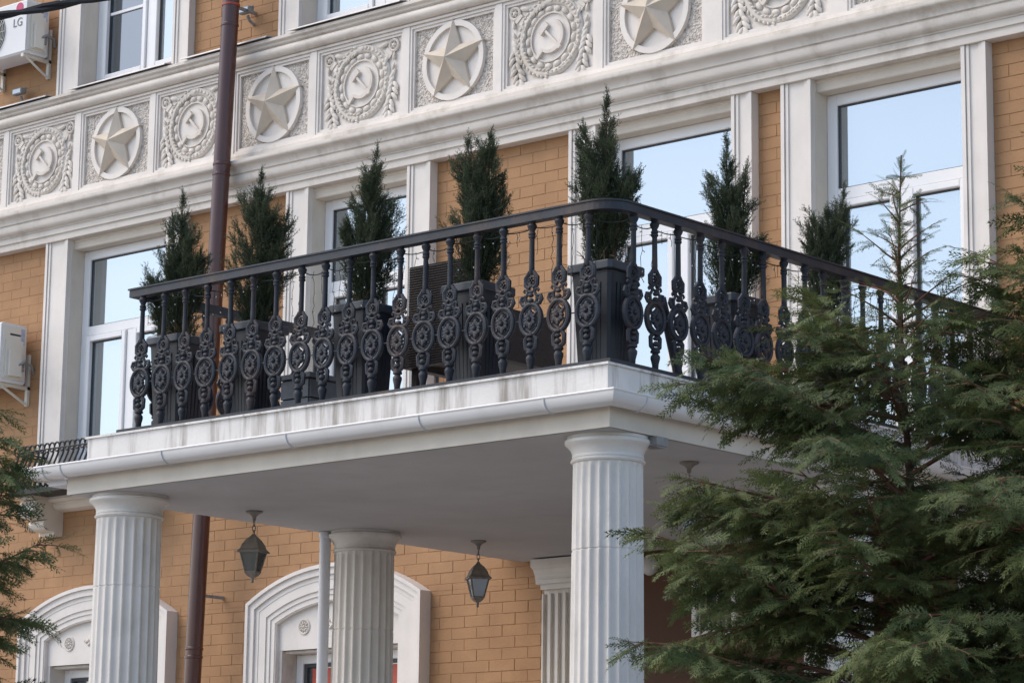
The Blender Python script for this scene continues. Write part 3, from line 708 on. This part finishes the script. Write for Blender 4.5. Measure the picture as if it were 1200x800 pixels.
def pk_mesh(front):
    s = picket(0, 0, 0 if front else -1, -1 if front else 0)
    # rings stand parallel to the rail
    s = MB(); ux, uy = (1, 0) if front else (0, 1); ox, oy = (0, -1) if front else (-1, 0)
    q = lambda d, z, u=0: (ox*d+ux*u, oy*d+uy*u, z-5.0)
    s.tube([q(-.004, 5.40, .022), q(.0, 5.36, .01), q(.030, 5.28), q(.075, 5.20), q(.085, 5.15), q(.055, 5.10), q(.0, 5.077)], .0095, 6)
    s.tube([q(0, 5.437+.040*math.sin(a), .034*math.cos(a)) for a in np.linspace(0, 2*PI, 16, endpoint=False)], .0085, 6, closed=True)
    s.tube([q(.03, 5.118+.036*math.sin(a), .030*math.cos(a)) for a in np.linspace(0, 2*PI, 16, endpoint=False)], .0085, 6, closed=True)
    return s.mesh('picket', 'wrought', 40)
PF, PS = pk_mesh(True), pk_mesh(False)
n = 22
for k in range(n): link('picket', PF, SB, (bx0+.02+(bx1-bx0-.04)*k/(n-1)+9.3, by+.03, 0))
for k in range(1, 6): link('picket', PS, SB, (bx0+.02+9.3, by+.03+.068*k, 0))
m = MB(); m.tube([(bx0+.02, -.01, 5.425), (bx0+.02, by+.03, 5.425), (bx1-.02, by+.03, 5.425), (bx1-.02, -.01, 5.425)], .008, 6); m.tube([(bx0+.02, -.01, 5.078), (bx0+.02, by+.03, 5.078), (bx1-.02, by+.03, 5.078), (bx1-.02, -.01, 5.078)], .008, 6)
m.build('rail', 'wrought', SB, o=o_)

# ------------------------------------------------------------------ air conditioners
def ac_unit(label, x1, z0, w, h, d, yb, logo):
    x0 = x1-w; y0, y1 = yb-d, yb; o = (x0, yb, z0); A = thing('air_conditioner', label, 'air conditioner', o, 'outdoor air conditioner units on the facade')
    m = MB(); c = .018
    pr = [(y0+c, z0), (y0, z0+c), (y0, z0+h-c), (y0+c, z0+h), (y1-c, z0+h), (y1, z0+h-c), (y1, z0+c), (y1-c, z0)]
    m.profile(pr, x0, x1); cas = m.build('casing', 'ac_front', A, o=o)
    m = MB(); m.box(x1-.001, x1+.010, y0+.02, y1-.02, z0+.03, z0+h-.03).box(x1+.009, x1+.022, y0+.05, y1-.05, z0+.05, z0+h*.72).box(x1+.02, x1+.045, y0+.08, y1-.08, z0+.06, z0+h*.55)
    m.build('side_panel', 'ac', A, o=o)
    MB().box(x1+.009, x1+.013, y0+.10, y1-.08, z0+h*.80, z0+h*.83).build('vent_slot', 'ac_dark', A, o=o)
    MB().box(x1+.0095, x1+.0115, y1-.075, y1-.03, z0+h*.66, z0+h*.93).build('spec_label', 'sticker', A, o=o)
    cx, cz, r = x0+w*.36, z0+h*.5, h*.43
    MB().prism(circ(r, 32), y0-.002, y0+.01, cx, cz).build('fan_opening', 'ac_dark', A, o=o)
    m = MB()
    for rr in np.linspace(.06, r, 8): m.tube([(cx+rr*math.cos(a), y0-.012, cz+rr*math.sin(a)) for a in np.linspace(0, 2*PI, 28, endpoint=False)], .004, 4, closed=True)
    for k in range(8): a = PI*k/8; m.tube([(cx-r*math.cos(a), y0-.010, cz-r*math.sin(a)), (cx+r*math.cos(a), y0-.010, cz+r*math.sin(a))], .004, 4)
    m.build('fan_grille', 'ac', A, o=o)
    if logo:
        link('logo_letters', text_mesh('LG', .115, .001, 'logo_grey', 'logo_letters'), A, (w-.19, -d-.003, h*.52))
        MB().prism(circ(.052, 24), y0-.003, y0, x1-.10, z0+h*.86).build('logo_disc', 'logo_pink', A, o=o)
    for xx in (x0+.10, x1-.05):
        m = MB(); m.box(xx-.018, xx+.018, y0+.01, 0, z0-.030, z0-.001).box(xx-.018, xx+.018, -.028, 0, z0-.18, z0+.30)
        m.tube([(xx, y0+.05, z0-.02), (xx, -.02, z0-.17)], .012, 6); m.build('bracket', 'ac', A, o=o)
    m = MB(); m.tube([(x1+.03, yb-.12, z0+.16), (x1+.055, yb-.06, z0+.20), (x1+.05, yb+.03, z0+.18), (x1+.02, -.005, z0+.12)], .014, 6); m.box(x1+.010, x1+.035, yb-.10, yb-.04, z0+.12, z0+.20); m.build('valve_hose', 'concrete', A, o=o)
ac_unit('white outdoor air conditioner with pink and grey logo above the frieze', -10.42, 9.235, .82, .52, .27, -.075, True)
ac_unit('cream outdoor air conditioner on brackets beside the small iron balcony window', -10.515, 6.125, .80, .55, .30, -.09, False)

# ------------------------------------------------------------------ lanterns
def lantern(label, x, y, rz):
    T = thing('hanging_lantern', label, 'lantern', (x, y, 4.096), 'lanterns hanging under the porch ceiling'); T.rotation_euler = (0, 0, rz)
    MB().lathe([(.058, 0), (.056, -.010), (.030, -.022), (.014, -.040), (.012, -.062), (.006, -.066)][::-1], 16).build('ceiling_rose', 'lantern_metal', T, smooth=40)
    z = -.064
    for k in range(3):
        ex = (1, 0) if k % 2 else (0, 1)
        MB().tube([(ex[0]*.011*math.cos(a), ex[1]*.011*math.cos(a), z-.018+.022*math.sin(a)) for a in np.linspace(0, 2*PI, 12, endpoint=False)], .0035, 5, closed=True).build('chain_link', 'lantern_metal', T); z -= .034
    z -= .004
    def sq(rings, m, n=4):
        v = [(r*math.cos(PI/4+PI/2*k), r*math.sin(PI/4+PI/2*k), zz) for r, zz in rings for k in range(4)]
        f = [(i*4+k, i*4+(k+1) % 4, i*4+4+(k+1) % 4, i*4+4+k) for i in range(len(rings)-1) for k in range(4)] + [(3, 2, 1, 0), tuple(range(4*len(rings)-4, 4*len(rings)))]
        return m.add(v, f)
    sq([(.012, z+.016), (.020, z+.004), (.055, z-.022), (.082, z-.055), (.095, z-.085), (.118, z-.102), (.118, z-.110), (.095, z-.112)], MB()).build('roof', 'lantern_metal', T)
    zt, zb = z-.112, z-.238
    for k in range(4):
        a0, a1 = PI/4+PI/2*k, PI/4+PI/2*(k+1)
        MB().tube([(.092*math.cos(a0), .092*math.sin(a0), zt), (.054*math.cos(a0), .054*math.sin(a0), zb)], .006, 4).build('rib', 'lantern_metal', T)
        MB().add([(.090*math.cos(a0), .090*math.sin(a0), zt), (.090*math.cos(a1), .090*math.sin(a1), zt), (.052*math.cos(a1), .052*math.sin(a1), zb), (.052*math.cos(a0), .052*math.sin(a0), zb)], [(0, 1, 2, 3)]).build('glass_pane', 'lantern_glass', T)
    sq([(.060, zb+.004), (.058, zb-.008), (.040, zb-.026), (.014, zb-.040)], MB()).build('bottom_cap', 'lantern_metal', T)
    MB().lathe([(.004, zb-.074), (.010, zb-.068), (.008, zb-.056), (.011, zb-.048), (.008, zb-.036)], 10).build('finial', 'lantern_metal', T, smooth=40)
lantern('bronze hanging lantern between the brown drainpipe and front left column', -4.06, -3.30, .35)
lantern('bronze hanging lantern between the rear column and the wall pilaster', -3.89, -1.22, .95)
lantern('bronze hanging lantern half hidden by the conifer beside the front column', -.39, -3.30, .6)

# small fixtures
fx = thing('junction_box', 'small grey box on the porch ceiling beside front column capital', 'fixture', (.0, -4.12, 4.096))
MB().box(-.05, .05, -.05, .05, -.05, 0).build('cover', 'concrete', fx); MB().box(-.04, .04, -.04, .04, -.058, -.051).build('lid', 'flashing', fx)
wl = thing('wall_lamp', 'round white opal wall lamp on the dark brown entrance wall', 'lamp', (-3.235, -.004, 3.985))
MB().blob((0, -.05, 0), (.066, 0, 0), (0, 0, .076), (0, -.06, 0), 20, 10).build('globe', 'lamp_glass', wl, smooth=60)
MB().lathe([(.05, 0), (.05, .02)], 20).build('back_plate', 'white', wl).rotation_euler = (PI/2, 0, 0)
m = MB(); m.box(-.20, .20, -.03, 0, 0, .04).box(-.20, .20, -.03, 0, .38, .42).box(-.20, -.16, -.03, 0, .04, .38).box(.16, .20, -.03, 0, .04, .38)
ew = m.build('entrance_window', 'frame', B, loc=(-2.66, -.005, 3.44))
MB().box(-.16, .16, -.012, -.002, .04, .38).build('pane', 'glass_dim', ew)
for k in range(4): MB().box(-.125+k*.08, -.115+k*.08, -.04, -.0305, .01, .41).build('bar', 'flashing', ew)
def spot(label, x, y, z):
    s = thing('floodlight', label, 'floodlight', (x, y, z), 'small floodlights on the frieze ledge')
    MB().tube([(0, .06, -.09), (0, 0, -.06), (0, -.02, -.02)], .014, 6).build('arm', 'concrete', s)
    MB().box(-.065, .065, -.07, -.02, -.01, .045).box(-.055, .055, -.02, .0, .0, .06).build('housing', 'concrete', s)
    MB().box(-.055, .055, -.075, -.071, -.002, .037).build('lens', 'lantern_glass', s)
spot('small grey floodlight on the ledge below the logo air conditioner', -10.78, -.06, 8.95)
spot('small grey floodlight on the ledge beside the brown drainpipe', -7.70, -.06, 9.13)

# ------------------------------------------------------------------ overhead cable
CB = thing('overhead_cable', 'thick black twisted cable crossing above the air conditioner', 'cable')
pA, pB = CAM + ray(-10, 20.5)/np.linalg.norm(ray(0, 0))*9.3, CAM + ray(122, -3)/np.linalg.norm(ray(0, 0))*9.3
dr = pB-pA; ph = 0
ends = [pA + dr*t for t in np.linspace(-14, 22, 240)]
for off in (0, PI):
    m = MB(); m.tube([(p[0], p[1]+.0075*math.cos(i*.9+off), p[2]+.0075*math.sin(i*.9+off)+.00004*(i-93)**2) for i, p in enumerate(ends)], .0095, 6)
    m.build('strand', 'cable', CB)

# ------------------------------------------------------------------ foliage builder
def add_foliage(name, parent, matname, verts, tone, o):
    """verts: (N, 3, 3) slender triangles"""
    N = len(verts); me = bpy.data.meshes.new(name)
    me.vertices.add(N*3); me.vertices.foreach_set('co', (verts.reshape(-1, 3)-np.array(o)).astype(np.float32).ravel())
    me.loops.add(N*3); me.loops.foreach_set('vertex_index', np.arange(N*3, dtype=np.int32))
    me.polygons.add(N); me.polygons.foreach_set('loop_start', np.arange(0, N*3, 3, dtype=np.int32)); me.polygons.foreach_set('loop_total', np.full(N, 3, dtype=np.int32))
    at = me.attributes.new('tone', 'FLOAT', 'POINT'); at.data.foreach_set('value', np.repeat(tone, 3).astype(np.float32))
    me.update(calc_edges=True); me.materials.append(M[matname]); return link(name, me, parent)
def leaflet(p, d, nrm, L, w):
    s = np.cross(nrm, d); s /= np.linalg.norm(s)+1e-9
    return [p-s*w/2, p+s*w/2, p+d*L]
def spray_template(seed, pairs, sub, L, droop):
    """flat feathery cypress spray, axis +x, normal +z"""
    rg = np.random.RandomState(seed); q = []; zn = np.array((0, 0, 1.)); W_ = .034
    q.append(leaflet(np.zeros(3), np.array((1., 0, 0)), zn, 1.08, .030))
    for i in range(pairs):
        for sd_ in (-1, 1):
            s = (i+.35+.4*(sd_ > 0)+rg.uniform(-.12, .12))/(pairs+.6); l = L*(1-s)**.6*rg.uniform(.6, 1.2)*(1 if s > .2 else .75)+.07
            a = math.radians(rg.uniform(28, 46)); d = np.array((math.cos(a), sd_*math.sin(a), rg.uniform(-.3, .1))); p0 = np.array((s, 0, 0.))
            q.append(leaflet(p0, d, zn, l, W_))
            ns = max(1, int(sub*l/L+.5))
            for j in range(ns):
                for s2 in (-1, 1):
                    t = (j+.45)/(ns+.3); a2 = a*sd_+s2*math.radians(rg.uniform(24, 40)); l2 = (.06+.24*l*(1-t))*rg.uniform(.7, 1.25)
                    q.append(leaflet(p0+d*l*t, np.array((math.cos(a2), math.sin(a2), rg.uniform(-.3, .2))), zn, l2, W_))
    q = np.array(q); q[:, :, 2] -= droop*(q[:, :, 0]**2+.6*q[:, :, 1]**2); return q
def frames(D, Nn):
    D = D/np.linalg.norm(D, axis=1, keepdims=True); Nn = Nn - D*np.sum(D*Nn, 1, keepdims=True); Nn /= np.linalg.norm(Nn, axis=1, keepdims=True)+1e-9
    return np.stack([D, np.cross(Nn, D), Nn], axis=2)
def scatter(T, pos, dirs, nrms, scale, tone, rg):
    out, to = [], []
    for k, t in enumerate(T):
        ix = np.arange(k, len(pos), len(T))
        if not len(ix): continue
        Rm = frames(dirs[ix], nrms[ix])*scale[ix][:, None, None]
        v = np.einsum('nij,qvj->nqvi', Rm, t) + pos[ix][:, None, None, :]
        x = t[:, :, 0].max(1)                                # outer leaflets are younger and paler
        tt = tone[ix][:, None]*.65 + .35*x[None, :] + rg.uniform(-.12, .12, (len(ix), len(t)))
        out.append(v.reshape(-1, 3, 3)); to.append(np.clip(tt, 0, 1).ravel())
    return np.concatenate(out), np.concatenate(to)
CT = [spray_template(s, 8, 2, .38, .16) for s in range(6)]

def cypress(label, base, H, rad, seed, nb=150, lean=(0, 0), zmin=.35, fsc=1.0, rtrunk=.05, extra=None):
    rg = np.random.RandomState(seed); T = thing('conifer_tree', label, 'tree', tuple(base), 'green cypress trees in front of the building')
    b = np.array(base, float)
    def trunk(z): t = z/H; return b + np.array((lean[0]*t+.02*math.sin(z*2.1+seed), lean[1]*t+.02*math.cos(z*1.7+seed), z))
    zs = np.linspace(0, H, 26)
    MB().tube([trunk(z) for z in zs], [max(.0035, rtrunk*(1-z/H)**.9) for z in zs], 8).build('trunk', 'bark', T, o=base, smooth=60)
    tw = MB(); pos, dr, nm, sc, to = [], [], [], [], []
    up = np.array((0, 0, 1.))
    def put(p, d, n, s, t): pos.append(p); dr.append(d); nm.append(n); sc.append(s); to.append(t)
    def along(path, L, t0, big, toneb):
        """sprays on both sides of a twig"""
        n = max(2, int(L/(.062 if path[0][2] > 2.05 else .22))); m_ = len(path)-1
        for i in range(n):
            t = t0+(1-t0)*(i+.5)/n; x = t*m_; k = min(int(x), m_-1); p = path[k]+(path[k+1]-path[k])*(x-k); d = path[k+1]-path[k]; d = d/np.linalg.norm(d)
            sd_ = np.cross(d, up); sd_ /= np.linalg.norm(sd_)+1e-6
            for s in (-1, 1):
                if rg.rand() < .12: continue
                a = math.radians(rg.uniform(30, 62)); q = d*math.cos(a)+sd_*s*math.sin(a)+up*rg.uniform(-.62, .28)
                put(p, q, up*.55+d*.55+rg.normal(0, .42, 3), big*(1.1-.55*t)*rg.uniform(.7, 1.25)*fsc, np.clip(toneb+rg.normal(0, .16)+.15*t, 0, 1))
        put(path[-1]-(path[-1]-path[-2])*.5, path[-1]-path[-2], up+rg.normal(0, .25, 3), big*.85*fsc, np.clip(toneb+.3, 0, 1))
    specs = []
    for k in range(nb):
        u = (k+.5)/nb; z = zmin+(H-zmin)*(1-(1-u)**.80)*.985; specs.append((z, k*2.39996+rg.uniform(-.4, .4), None, None))
    if extra: specs += extra
    for z, az, Lx, ex in specs:
        R = np.interp(z, [p[0] for p in rad], [p[1] for p in rad]) * rg.uniform(.62, 1.12)
        if Lx: R = Lx
        if R < .03: continue
        el = math.radians(ex if ex is not None else np.interp(z/H, [0, .6, .9, 1], [2, 12, 30, 48])+rg.uniform(-12, 12))
        p = trunk(z); d = np.array((math.cos(az)*math.cos(el), math.sin(az)*math.cos(el), math.sin(el))); path = [p]; n = 7; bend = rg.uniform(-.02, .13)
        for i in range(n):
            d = d + up*(bend-.10*math.sin(PI*i/n))*.6 + rg.normal(0, .05, 3); d /= np.linalg.norm(d); path.append(path[-1]+d*R/n)
        tw.tube(path, list(np.linspace(.003+.010*R, .0014, n+1)), 5)
        tb = rg.uniform(.0, .62)
        if R > .35:
            ns = int(R/.085)
            for i in range(ns):
                t = .18+.78*(i+.5)/ns; x = t*n; kk = min(int(x), n-1); p0 = path[kk]+(path[kk+1]-path[kk])*(x-kk); d0 = path[kk+1]-path[kk]; d0 /= np.linalg.norm(d0)
                sd_ = np.cross(d0, up); sd_ /= np.linalg.norm(sd_); s = -1 if i % 2 else 1
                d1 = d0*.75+sd_*s*.75+up*rg.uniform(-.32, .12); d1 /= np.linalg.norm(d1); l1 = (.10+.34*R*(1-t))*rg.uniform(.7, 1.2); pp = [p0]
                for j in range(4): d1 = d1 - up*.06 + rg.normal(0, .05, 3); d1 /= np.linalg.norm(d1); pp.append(pp[-1]+d1*l1/4)
                tw.tube(pp, list(np.linspace(.004, .0014, 5)), 4)
                along(pp, l1, .12, .190, tb)
            along(path[2:], R*.7, .1, .190, tb+.05)
        else: along(path, R, .15, .10 if R < .22 else .13, tb+.1)
    # leader
    for i in range(34): z = H-.02-.022*i; a = i*2.4; put(trunk(z), np.array((math.cos(a)*.7, math.sin(a)*.7, .75)), np.array((math.cos(a), math.sin(a), -.4)), (.05+.0032*i)*fsc, .35)
    v, t = scatter(CT, np.array(pos), np.array(dr), np.array(nm), np.array(sc), np.array(to), rg)
    tw.build('limbs', 'twig', T, o=base); add_foliage('crown', T, 'cypress', v, t, base)
    return T

# ------------------------------------------------------------------ potted junipers on the balcony
def sprig_template(seed, n):
    rg = np.random.RandomState(seed); q = []
    for i in range(n):
        s = (i+.3)/n; az = i*2.4+rg.uniform(-.3, .3); a = math.radians(rg.uniform(22, 48)); d = np.array((math.cos(a), math.sin(a)*math.cos(az), math.sin(a)*math.sin(az)))
        nn = np.array((0, -math.sin(az), math.cos(az))); L = (.34-.20*s)*rg.uniform(.7, 1.2); q.append(leaflet(np.array((s*.85, 0, 0)), d, nn, L, .055))
        d2 = d+rg.normal(0, .35, 3); d2 /= np.linalg.norm(d2); q.append(leaflet(np.array((s*.85, 0, 0))+d*L*.45, d2, nn, L*.6, .05))
    q.append(leaflet(np.zeros(3), np.array((1., 0, 0)), np.array((0, 0, 1.)), 1.0, .05)); return np.array(q)
JT = [sprig_template(40+s, 9) for s in range(4)]
ZF = ZB-.022
def potted(label, x, y, leaders, seed, rz=0, dense=1.0):
    """leaders: (dx, dy, top height above rim, belly radius, density)"""
    rg = np.random.RandomState(seed); T = thing('potted_juniper', label, 'potted plant', (x, y, ZF), 'potted junipers along the balcony railing'); T.rotation_euler = (0, 0, rz)
    s0, s1, hp = .112, .150, .645
    def sqr(rings, name, m):
        mb = MB(); v = []
        for s, z in rings:
            c = s*.12
            for cx, cy in ((1, 1), (-1, 1), (-1, -1), (1, -1)):
                if cx*cy > 0: v += [(cx*s, cy*(s-c), z), (cx*(s-c), cy*s, z)]
                else: v += [(cx*(s-c), cy*s, z), (cx*s, cy*(s-c), z)]
        n = 8; f = [(i*n+k, i*n+(k+1) % n, i*n+n+(k+1) % n, i*n+n+k) for i in range(len(rings)-1) for k in range(n)] + [tuple(range(n))[::-1], tuple(range(n*len(rings)-n, n*len(rings)))]
        return mb.add(v, f).build(name, m, T)
    pot = sqr([(s0, 0), (s0*1.02, .01), (s1-.008, hp-.07), (s1-.006, hp-.055), (s1, hp-.05)], 'pot', 'planter')
    fl = MB()                                                # moulded ribs on the pot faces
    for ax in range(4):
        for k in range(5):
            u = (-.5+k/4)*.9; c, s = math.cos(ax*PI/2), math.sin(ax*PI/2)
            p0 = (s0+.001, u*s0*1.1, .02); p1 = (s1-.007, u*s1*1.1, hp-.12)
            fl.tube([(c*p[0]-s*p[1], s*p[0]+c*p[1], p[2]) for p in (p0, p1)], .003, 5)
    fl.build('rib', 'planter', pot)
    sqr([(s1+.012, hp-.052), (s1+.016, hp-.046), (s1+.016, hp-.008), (s1+.010, hp), (s1-.012, hp), (s1-.014, hp-.03)], 'rim', 'planter_rim')
    MB().prism([(-s1+.014, -s1+.014), (s1-.014, -s1+.014), (s1-.014, s1-.014), (-s1+.014, s1-.014)], 0, 0.001).mesh('x', 'soil')
    MB().box(-s1+.012, s1-.012, -s1+.012, s1-.012, hp-.06, hp-.028).build('soil', 'soil', T)
    tw = MB(); pos, dr, nm, sc, to = [], [], [], [], []
    for dx, dy, top, rb, dn in leaders:
        top *= .90
        b0 = np.array((dx*.15, dy*.15, hp-.03)); tip = np.array((dx, dy, hp+top)); ax = tip-b0; Lx = np.linalg.norm(ax); axn = ax/Lx
        tw.tube([b0, b0+ax*.5+np.array((dx, dy, 0))*.1, tip-ax*.06], [.014, .008, .002], 6)
        N = int(700*dn*dense*(top/1.05)*(.35+rb/.17*.65)); ph = rg.uniform(0, 6)
        for i in range(N):                                  # inner core
            t = rg.rand()**.9; az = rg.uniform(0, 2*PI)
            env = .85*rb*(min(1, (t+.14)/.22)**.6)*(1-max(0, (t-.35)/.65)**1.7)**.8*(1+.3*math.sin(az*2+ph+t*7))
            r = env*rg.rand()**.42; side = np.array((math.cos(az), math.sin(az), 0)); p = b0+ax*t*.95+side*r
            d = axn*rg.uniform(.7, 1.2)+side*rg.uniform(.05, .62)+rg.normal(0, .16, 3)
            pos.append(p); dr.append(d); nm.append(rg.normal(0, 1, 3)); sc.append(rg.uniform(.055, .105)*(1-.3*t)); to.append(np.clip(.12+rg.normal(0, .15), 0, 1))
        for j in range(int(30*dn*(.4+rb/.15*.6))):          # plumes that make the ragged outline
            t = .80*rg.rand()**.8; az = rg.uniform(0, 2*PI); side = np.array((math.cos(az), math.sin(az), 0)); d = axn*.9+side*rg.uniform(.28, .62)+rg.normal(0, .06, 3); d /= np.linalg.norm(d)
            Lp = (rb*1.75+.05)*(1-.55*t)*rg.uniform(.55, 1.35); p0 = b0+ax*t+side*rb*.22; tn = rg.uniform(.2, .65)
            for q in range(int(24+90*Lp)):
                u = rg.rand(); pos.append(p0+d*Lp*u+rg.normal(0, 1, 3)*.020*(1.15-.75*u)); dr.append(d+rg.normal(0, .30, 3)); nm.append(rg.normal(0, 1, 3)); sc.append(rg.uniform(.045, .085)); to.append(np.clip(tn+.2*u+rg.normal(0, .12), 0, 1))
        for i in range(int(16*dn)):                         # short side branches that break the outline
            t = rg.uniform(.08, .8); az = rg.uniform(0, 2*PI); side = np.array((math.cos(az), math.sin(az), 0)); d = side*.5+axn*.85; d /= np.linalg.norm(d)
            L = rb*rg.uniform(.9, 1.5)*(1-t)**.55+.05; p0 = b0+ax*t
            tw.tube([p0, p0+d*L], [.005, .0015], 4)
            for j in range(9):
                pos.append(p0+d*L*(.35+.6*j/9)); dd = d+rg.normal(0, .32, 3); dr.append(dd); nm.append(rg.normal(0, 1, 3)); sc.append(rg.uniform(.045, .085)); to.append(np.clip(.5+rg.normal(0, .15), 0, 1))
        for i in range(14): pos.append(tip-axn*.009*i); dr.append(axn+rg.normal(0, .28, 3)); nm.append(rg.normal(0, 1, 3)); sc.append(.05+.002*i); to.append(.5)
    v, t = scatter(JT, np.array(pos), np.array(dr), np.array(nm), np.array(sc), np.array(to), rg)
    tw.build('stem', 'bark', T); add_foliage('crown', T, 'juniper', v, t, (0, 0, 0))
    if dense >= 1 and seed % 2:
        d = MB()
        for i in range(46):
            a = rg.uniform(0, 2*PI); p = np.array((rg.uniform(-.10, .10), rg.uniform(-.10, .10), hp-.03)); pp = [p]; q = np.array((math.cos(a)*.6, math.sin(a)*.6, .8))
            for j in range(4): q = q+rg.normal(0, .35, 3)-np.array((0, 0, .12)); pp.append(pp[-1]+q/np.linalg.norm(q)*rg.uniform(.025, .05))
            d.tube(pp, .0022, 4)
        d.build('dry_twigs', 'dry', T)
    return T
PY = -4.20
potted('potted juniper with a branch leaning out, at the railing end near the small balcony', -3.86, PY, [(-.02, .02, .84, .140, 1.0), (-.05, .02, 1.12, .050, .8), (-.28, -.04, .50, .080, .9), (.12, .05, .66, .08, .8), (-.12, 0, .95, .04, .5)], 1)
potted('broad dense potted juniper standing beside the brown drainpipe', -3.17, PY, [(.03, .0, 1.00, .165, 1.3), (.02, 0, 1.14, .07, .7), (.22, .06, .82, .035, .6), (.13, .07, .50, .09, .8)], 2)
potted('potted juniper with a low side shoot, beside the rattan chair', -2.20, PY, [(.06, .0, .98, .130, 1.2), (.08, .0, 1.13, .05, .7), (-.16, .0, .66, .050, .9), (.12, .04, .60, .11, .8)], 3)
potted('fork-topped potted juniper in front of plain ochre brickwork', -1.27, PY, [(-.10, .0, 1.06, .075, 1.0), (.07, .02, 1.06, .075, 1.0), (.0, 0, .80, .150, 1.2), (.15, .05, .72, .05, .6)], 4)
potted('tall potted juniper standing in the railing corner', -.33, PY+.04, [(-.03, .0, .92, .135, 1.1), (.0, .0, 1.16, .048, .9), (-.15, -.03, .97, .07, .8), (.13, .05, .62, .10, .8), (-.17, -.02, .72, .05, .6)], 5)
potted('slim pointed potted juniper beside the leaning grey pole', -.31, -3.02, [(.0, .0, .84, .140, 1.15), (-.01, .0, 1.15, .045, .8), (.09, .08, .95, .045, .6), (.12, .18, .44, .07, .8)], 6)
potted('shorter potted juniper half hidden behind the tall conifer tree', -.31, -1.98, [(.0, .02, .86, .155, 1.2), (.06, .12, 1.05, .04, .6), (-.06, -.05, .80, .09, .8)], 7)

# ------------------------------------------------------------------ chair, crate, pole on the balcony
CH = thing('rattan_chair', 'dark brown woven rattan armchair among the potted junipers', 'chair', (-1.80, -3.55, ZF))
m = MB(); m.box(-.30, .30, -.30, .30, .34, .42); m.build('seat', 'rattan', CH)
m = MB(); m.box(-.30, .30, -.36, -.30, .30, .93)
for k in range(40): m.tube([(-.30, -.3572, .31+k*.0155), (.30, -.3572, .31+k*.0155)], .0062, 6)
m.build('backrest', 'rattan', CH)
for s in (-1, 1): MB().box(s*.33-.03, s*.33+.03, -.34, .30, .30, .62).build('armrest', 'rattan', CH)
for sx in (-1, 1):
    for sy in (-1, 1): MB().box(sx*.30-.022, sx*.30+.022, sy*.28-.022, sy*.28+.022, 0, .34).build('leg', 'rattan', CH)
CR = thing('crate', 'low grey-blue slatted wooden box behind the balusters', 'crate', (-2.76, -4.10, ZF))
for k in range(2):
    for a in range(4):
        o = MB().box(-.12, .12, -.132, -.118, .015+k*.12, .125+k*.12).build('slat', 'crate', CR); o.rotation_euler = (0, 0, a*PI/2)
m = MB(); m.box(-.145, .145, -.145, .145, .256, .285); m.build('lid', 'crate', CR)
MB().box(-.116, .116, -.116, .116, .0, .254).build('liner', 'ac_dark', CR)
PL = thing('leaning_pole', 'grey pole leaning behind the railing between two planters', 'pole', (-.16, -3.68, ZF))
MB().tube([(0, .0, .0), (-.01, -.11, .34), (-.02, -.16, .50)], .028, 12).build('pole', 'planter_rim', PL, smooth=40); MB().lathe([(.032, 0), (.032, .02)], 12).build('foot', 'planter', PL)

# ------------------------------------------------------------------ trees in front
def base_at(px, D): r = ray(px, 600); p = CAM + r*D/(r @ FW); return (p[0], p[1], 0)
rad1 = [(0, 1.15), (2.0, 1.22), (2.8, 1.18), (3.3, 1.10), (3.55, .90), (3.8, .50), (4.0, .30), (4.25, .20), (4.5, .15), (4.8, .05)]
cypress('tall green cypress with a bare thin leader in front of the balcony side', base_at(1066, 12.0), 4.80, rad1, 21, nb=150, extra=[(zz, kk*2.4+1, .44-.34*(zz-3.8)/.85, 34) for kk, zz in enumerate(np.linspace(3.8, 4.66, 16))] + [(3.72, PI+.72, .66, 32), (3.80, PI+.45, .55, 38), (3.66, PI+1.0, .62, 30), (3.75, .55, .45, 34), (3.6, .9, .6, 26), (2.98, PI+.74, 1.00, 8), (2.85, PI+.80, 1.02, 12), (3.12, PI+.66, 1.02, 2), (2.7, PI+.70, 1.05, 14), (3.0, PI+1.0, .9, 6), (3.08, PI+.72, 1.05, 0),  (3.62, PI+.72, 1.02, 10), (3.72, PI+.35, .80, 14), (3.50, PI+1.1, .95, 8), (3.35, PI+.85, 1.08, 14), (3.78, PI+1.3, .6, 20), (3.15, PI+.55, 1.05, 14), (2.75, PI+.40, 1.30, 18), (2.45, PI+.60, 1.28, 14), (3.45, PI+.7, .9, 22), (4.05, .5, .42, 30), (3.9, .35, .5, 28)])
rad2 = [(0, 1.25), (2.0, 1.35), (3.0, 1.05), (3.5, .70), (3.9, .54), (4.3, .46), (4.6, .30), (4.9, .15), (5.2, .06)]
cypress('dense dark cypress growing to the right of the thin-topped one', base_at(1282, 11.6), 5.15, rad2, 22, nb=170)
rad3 = [(0, 1.0), (2.2, .74), (3.0, .68), (3.5, .58), (3.75, .36), (4.0, .15), (4.2, .05)]
cypress('cypress with loose branches hanging in front of the arched window', base_at(-108, 13.0), 4.15, rad3, 23, nb=200)
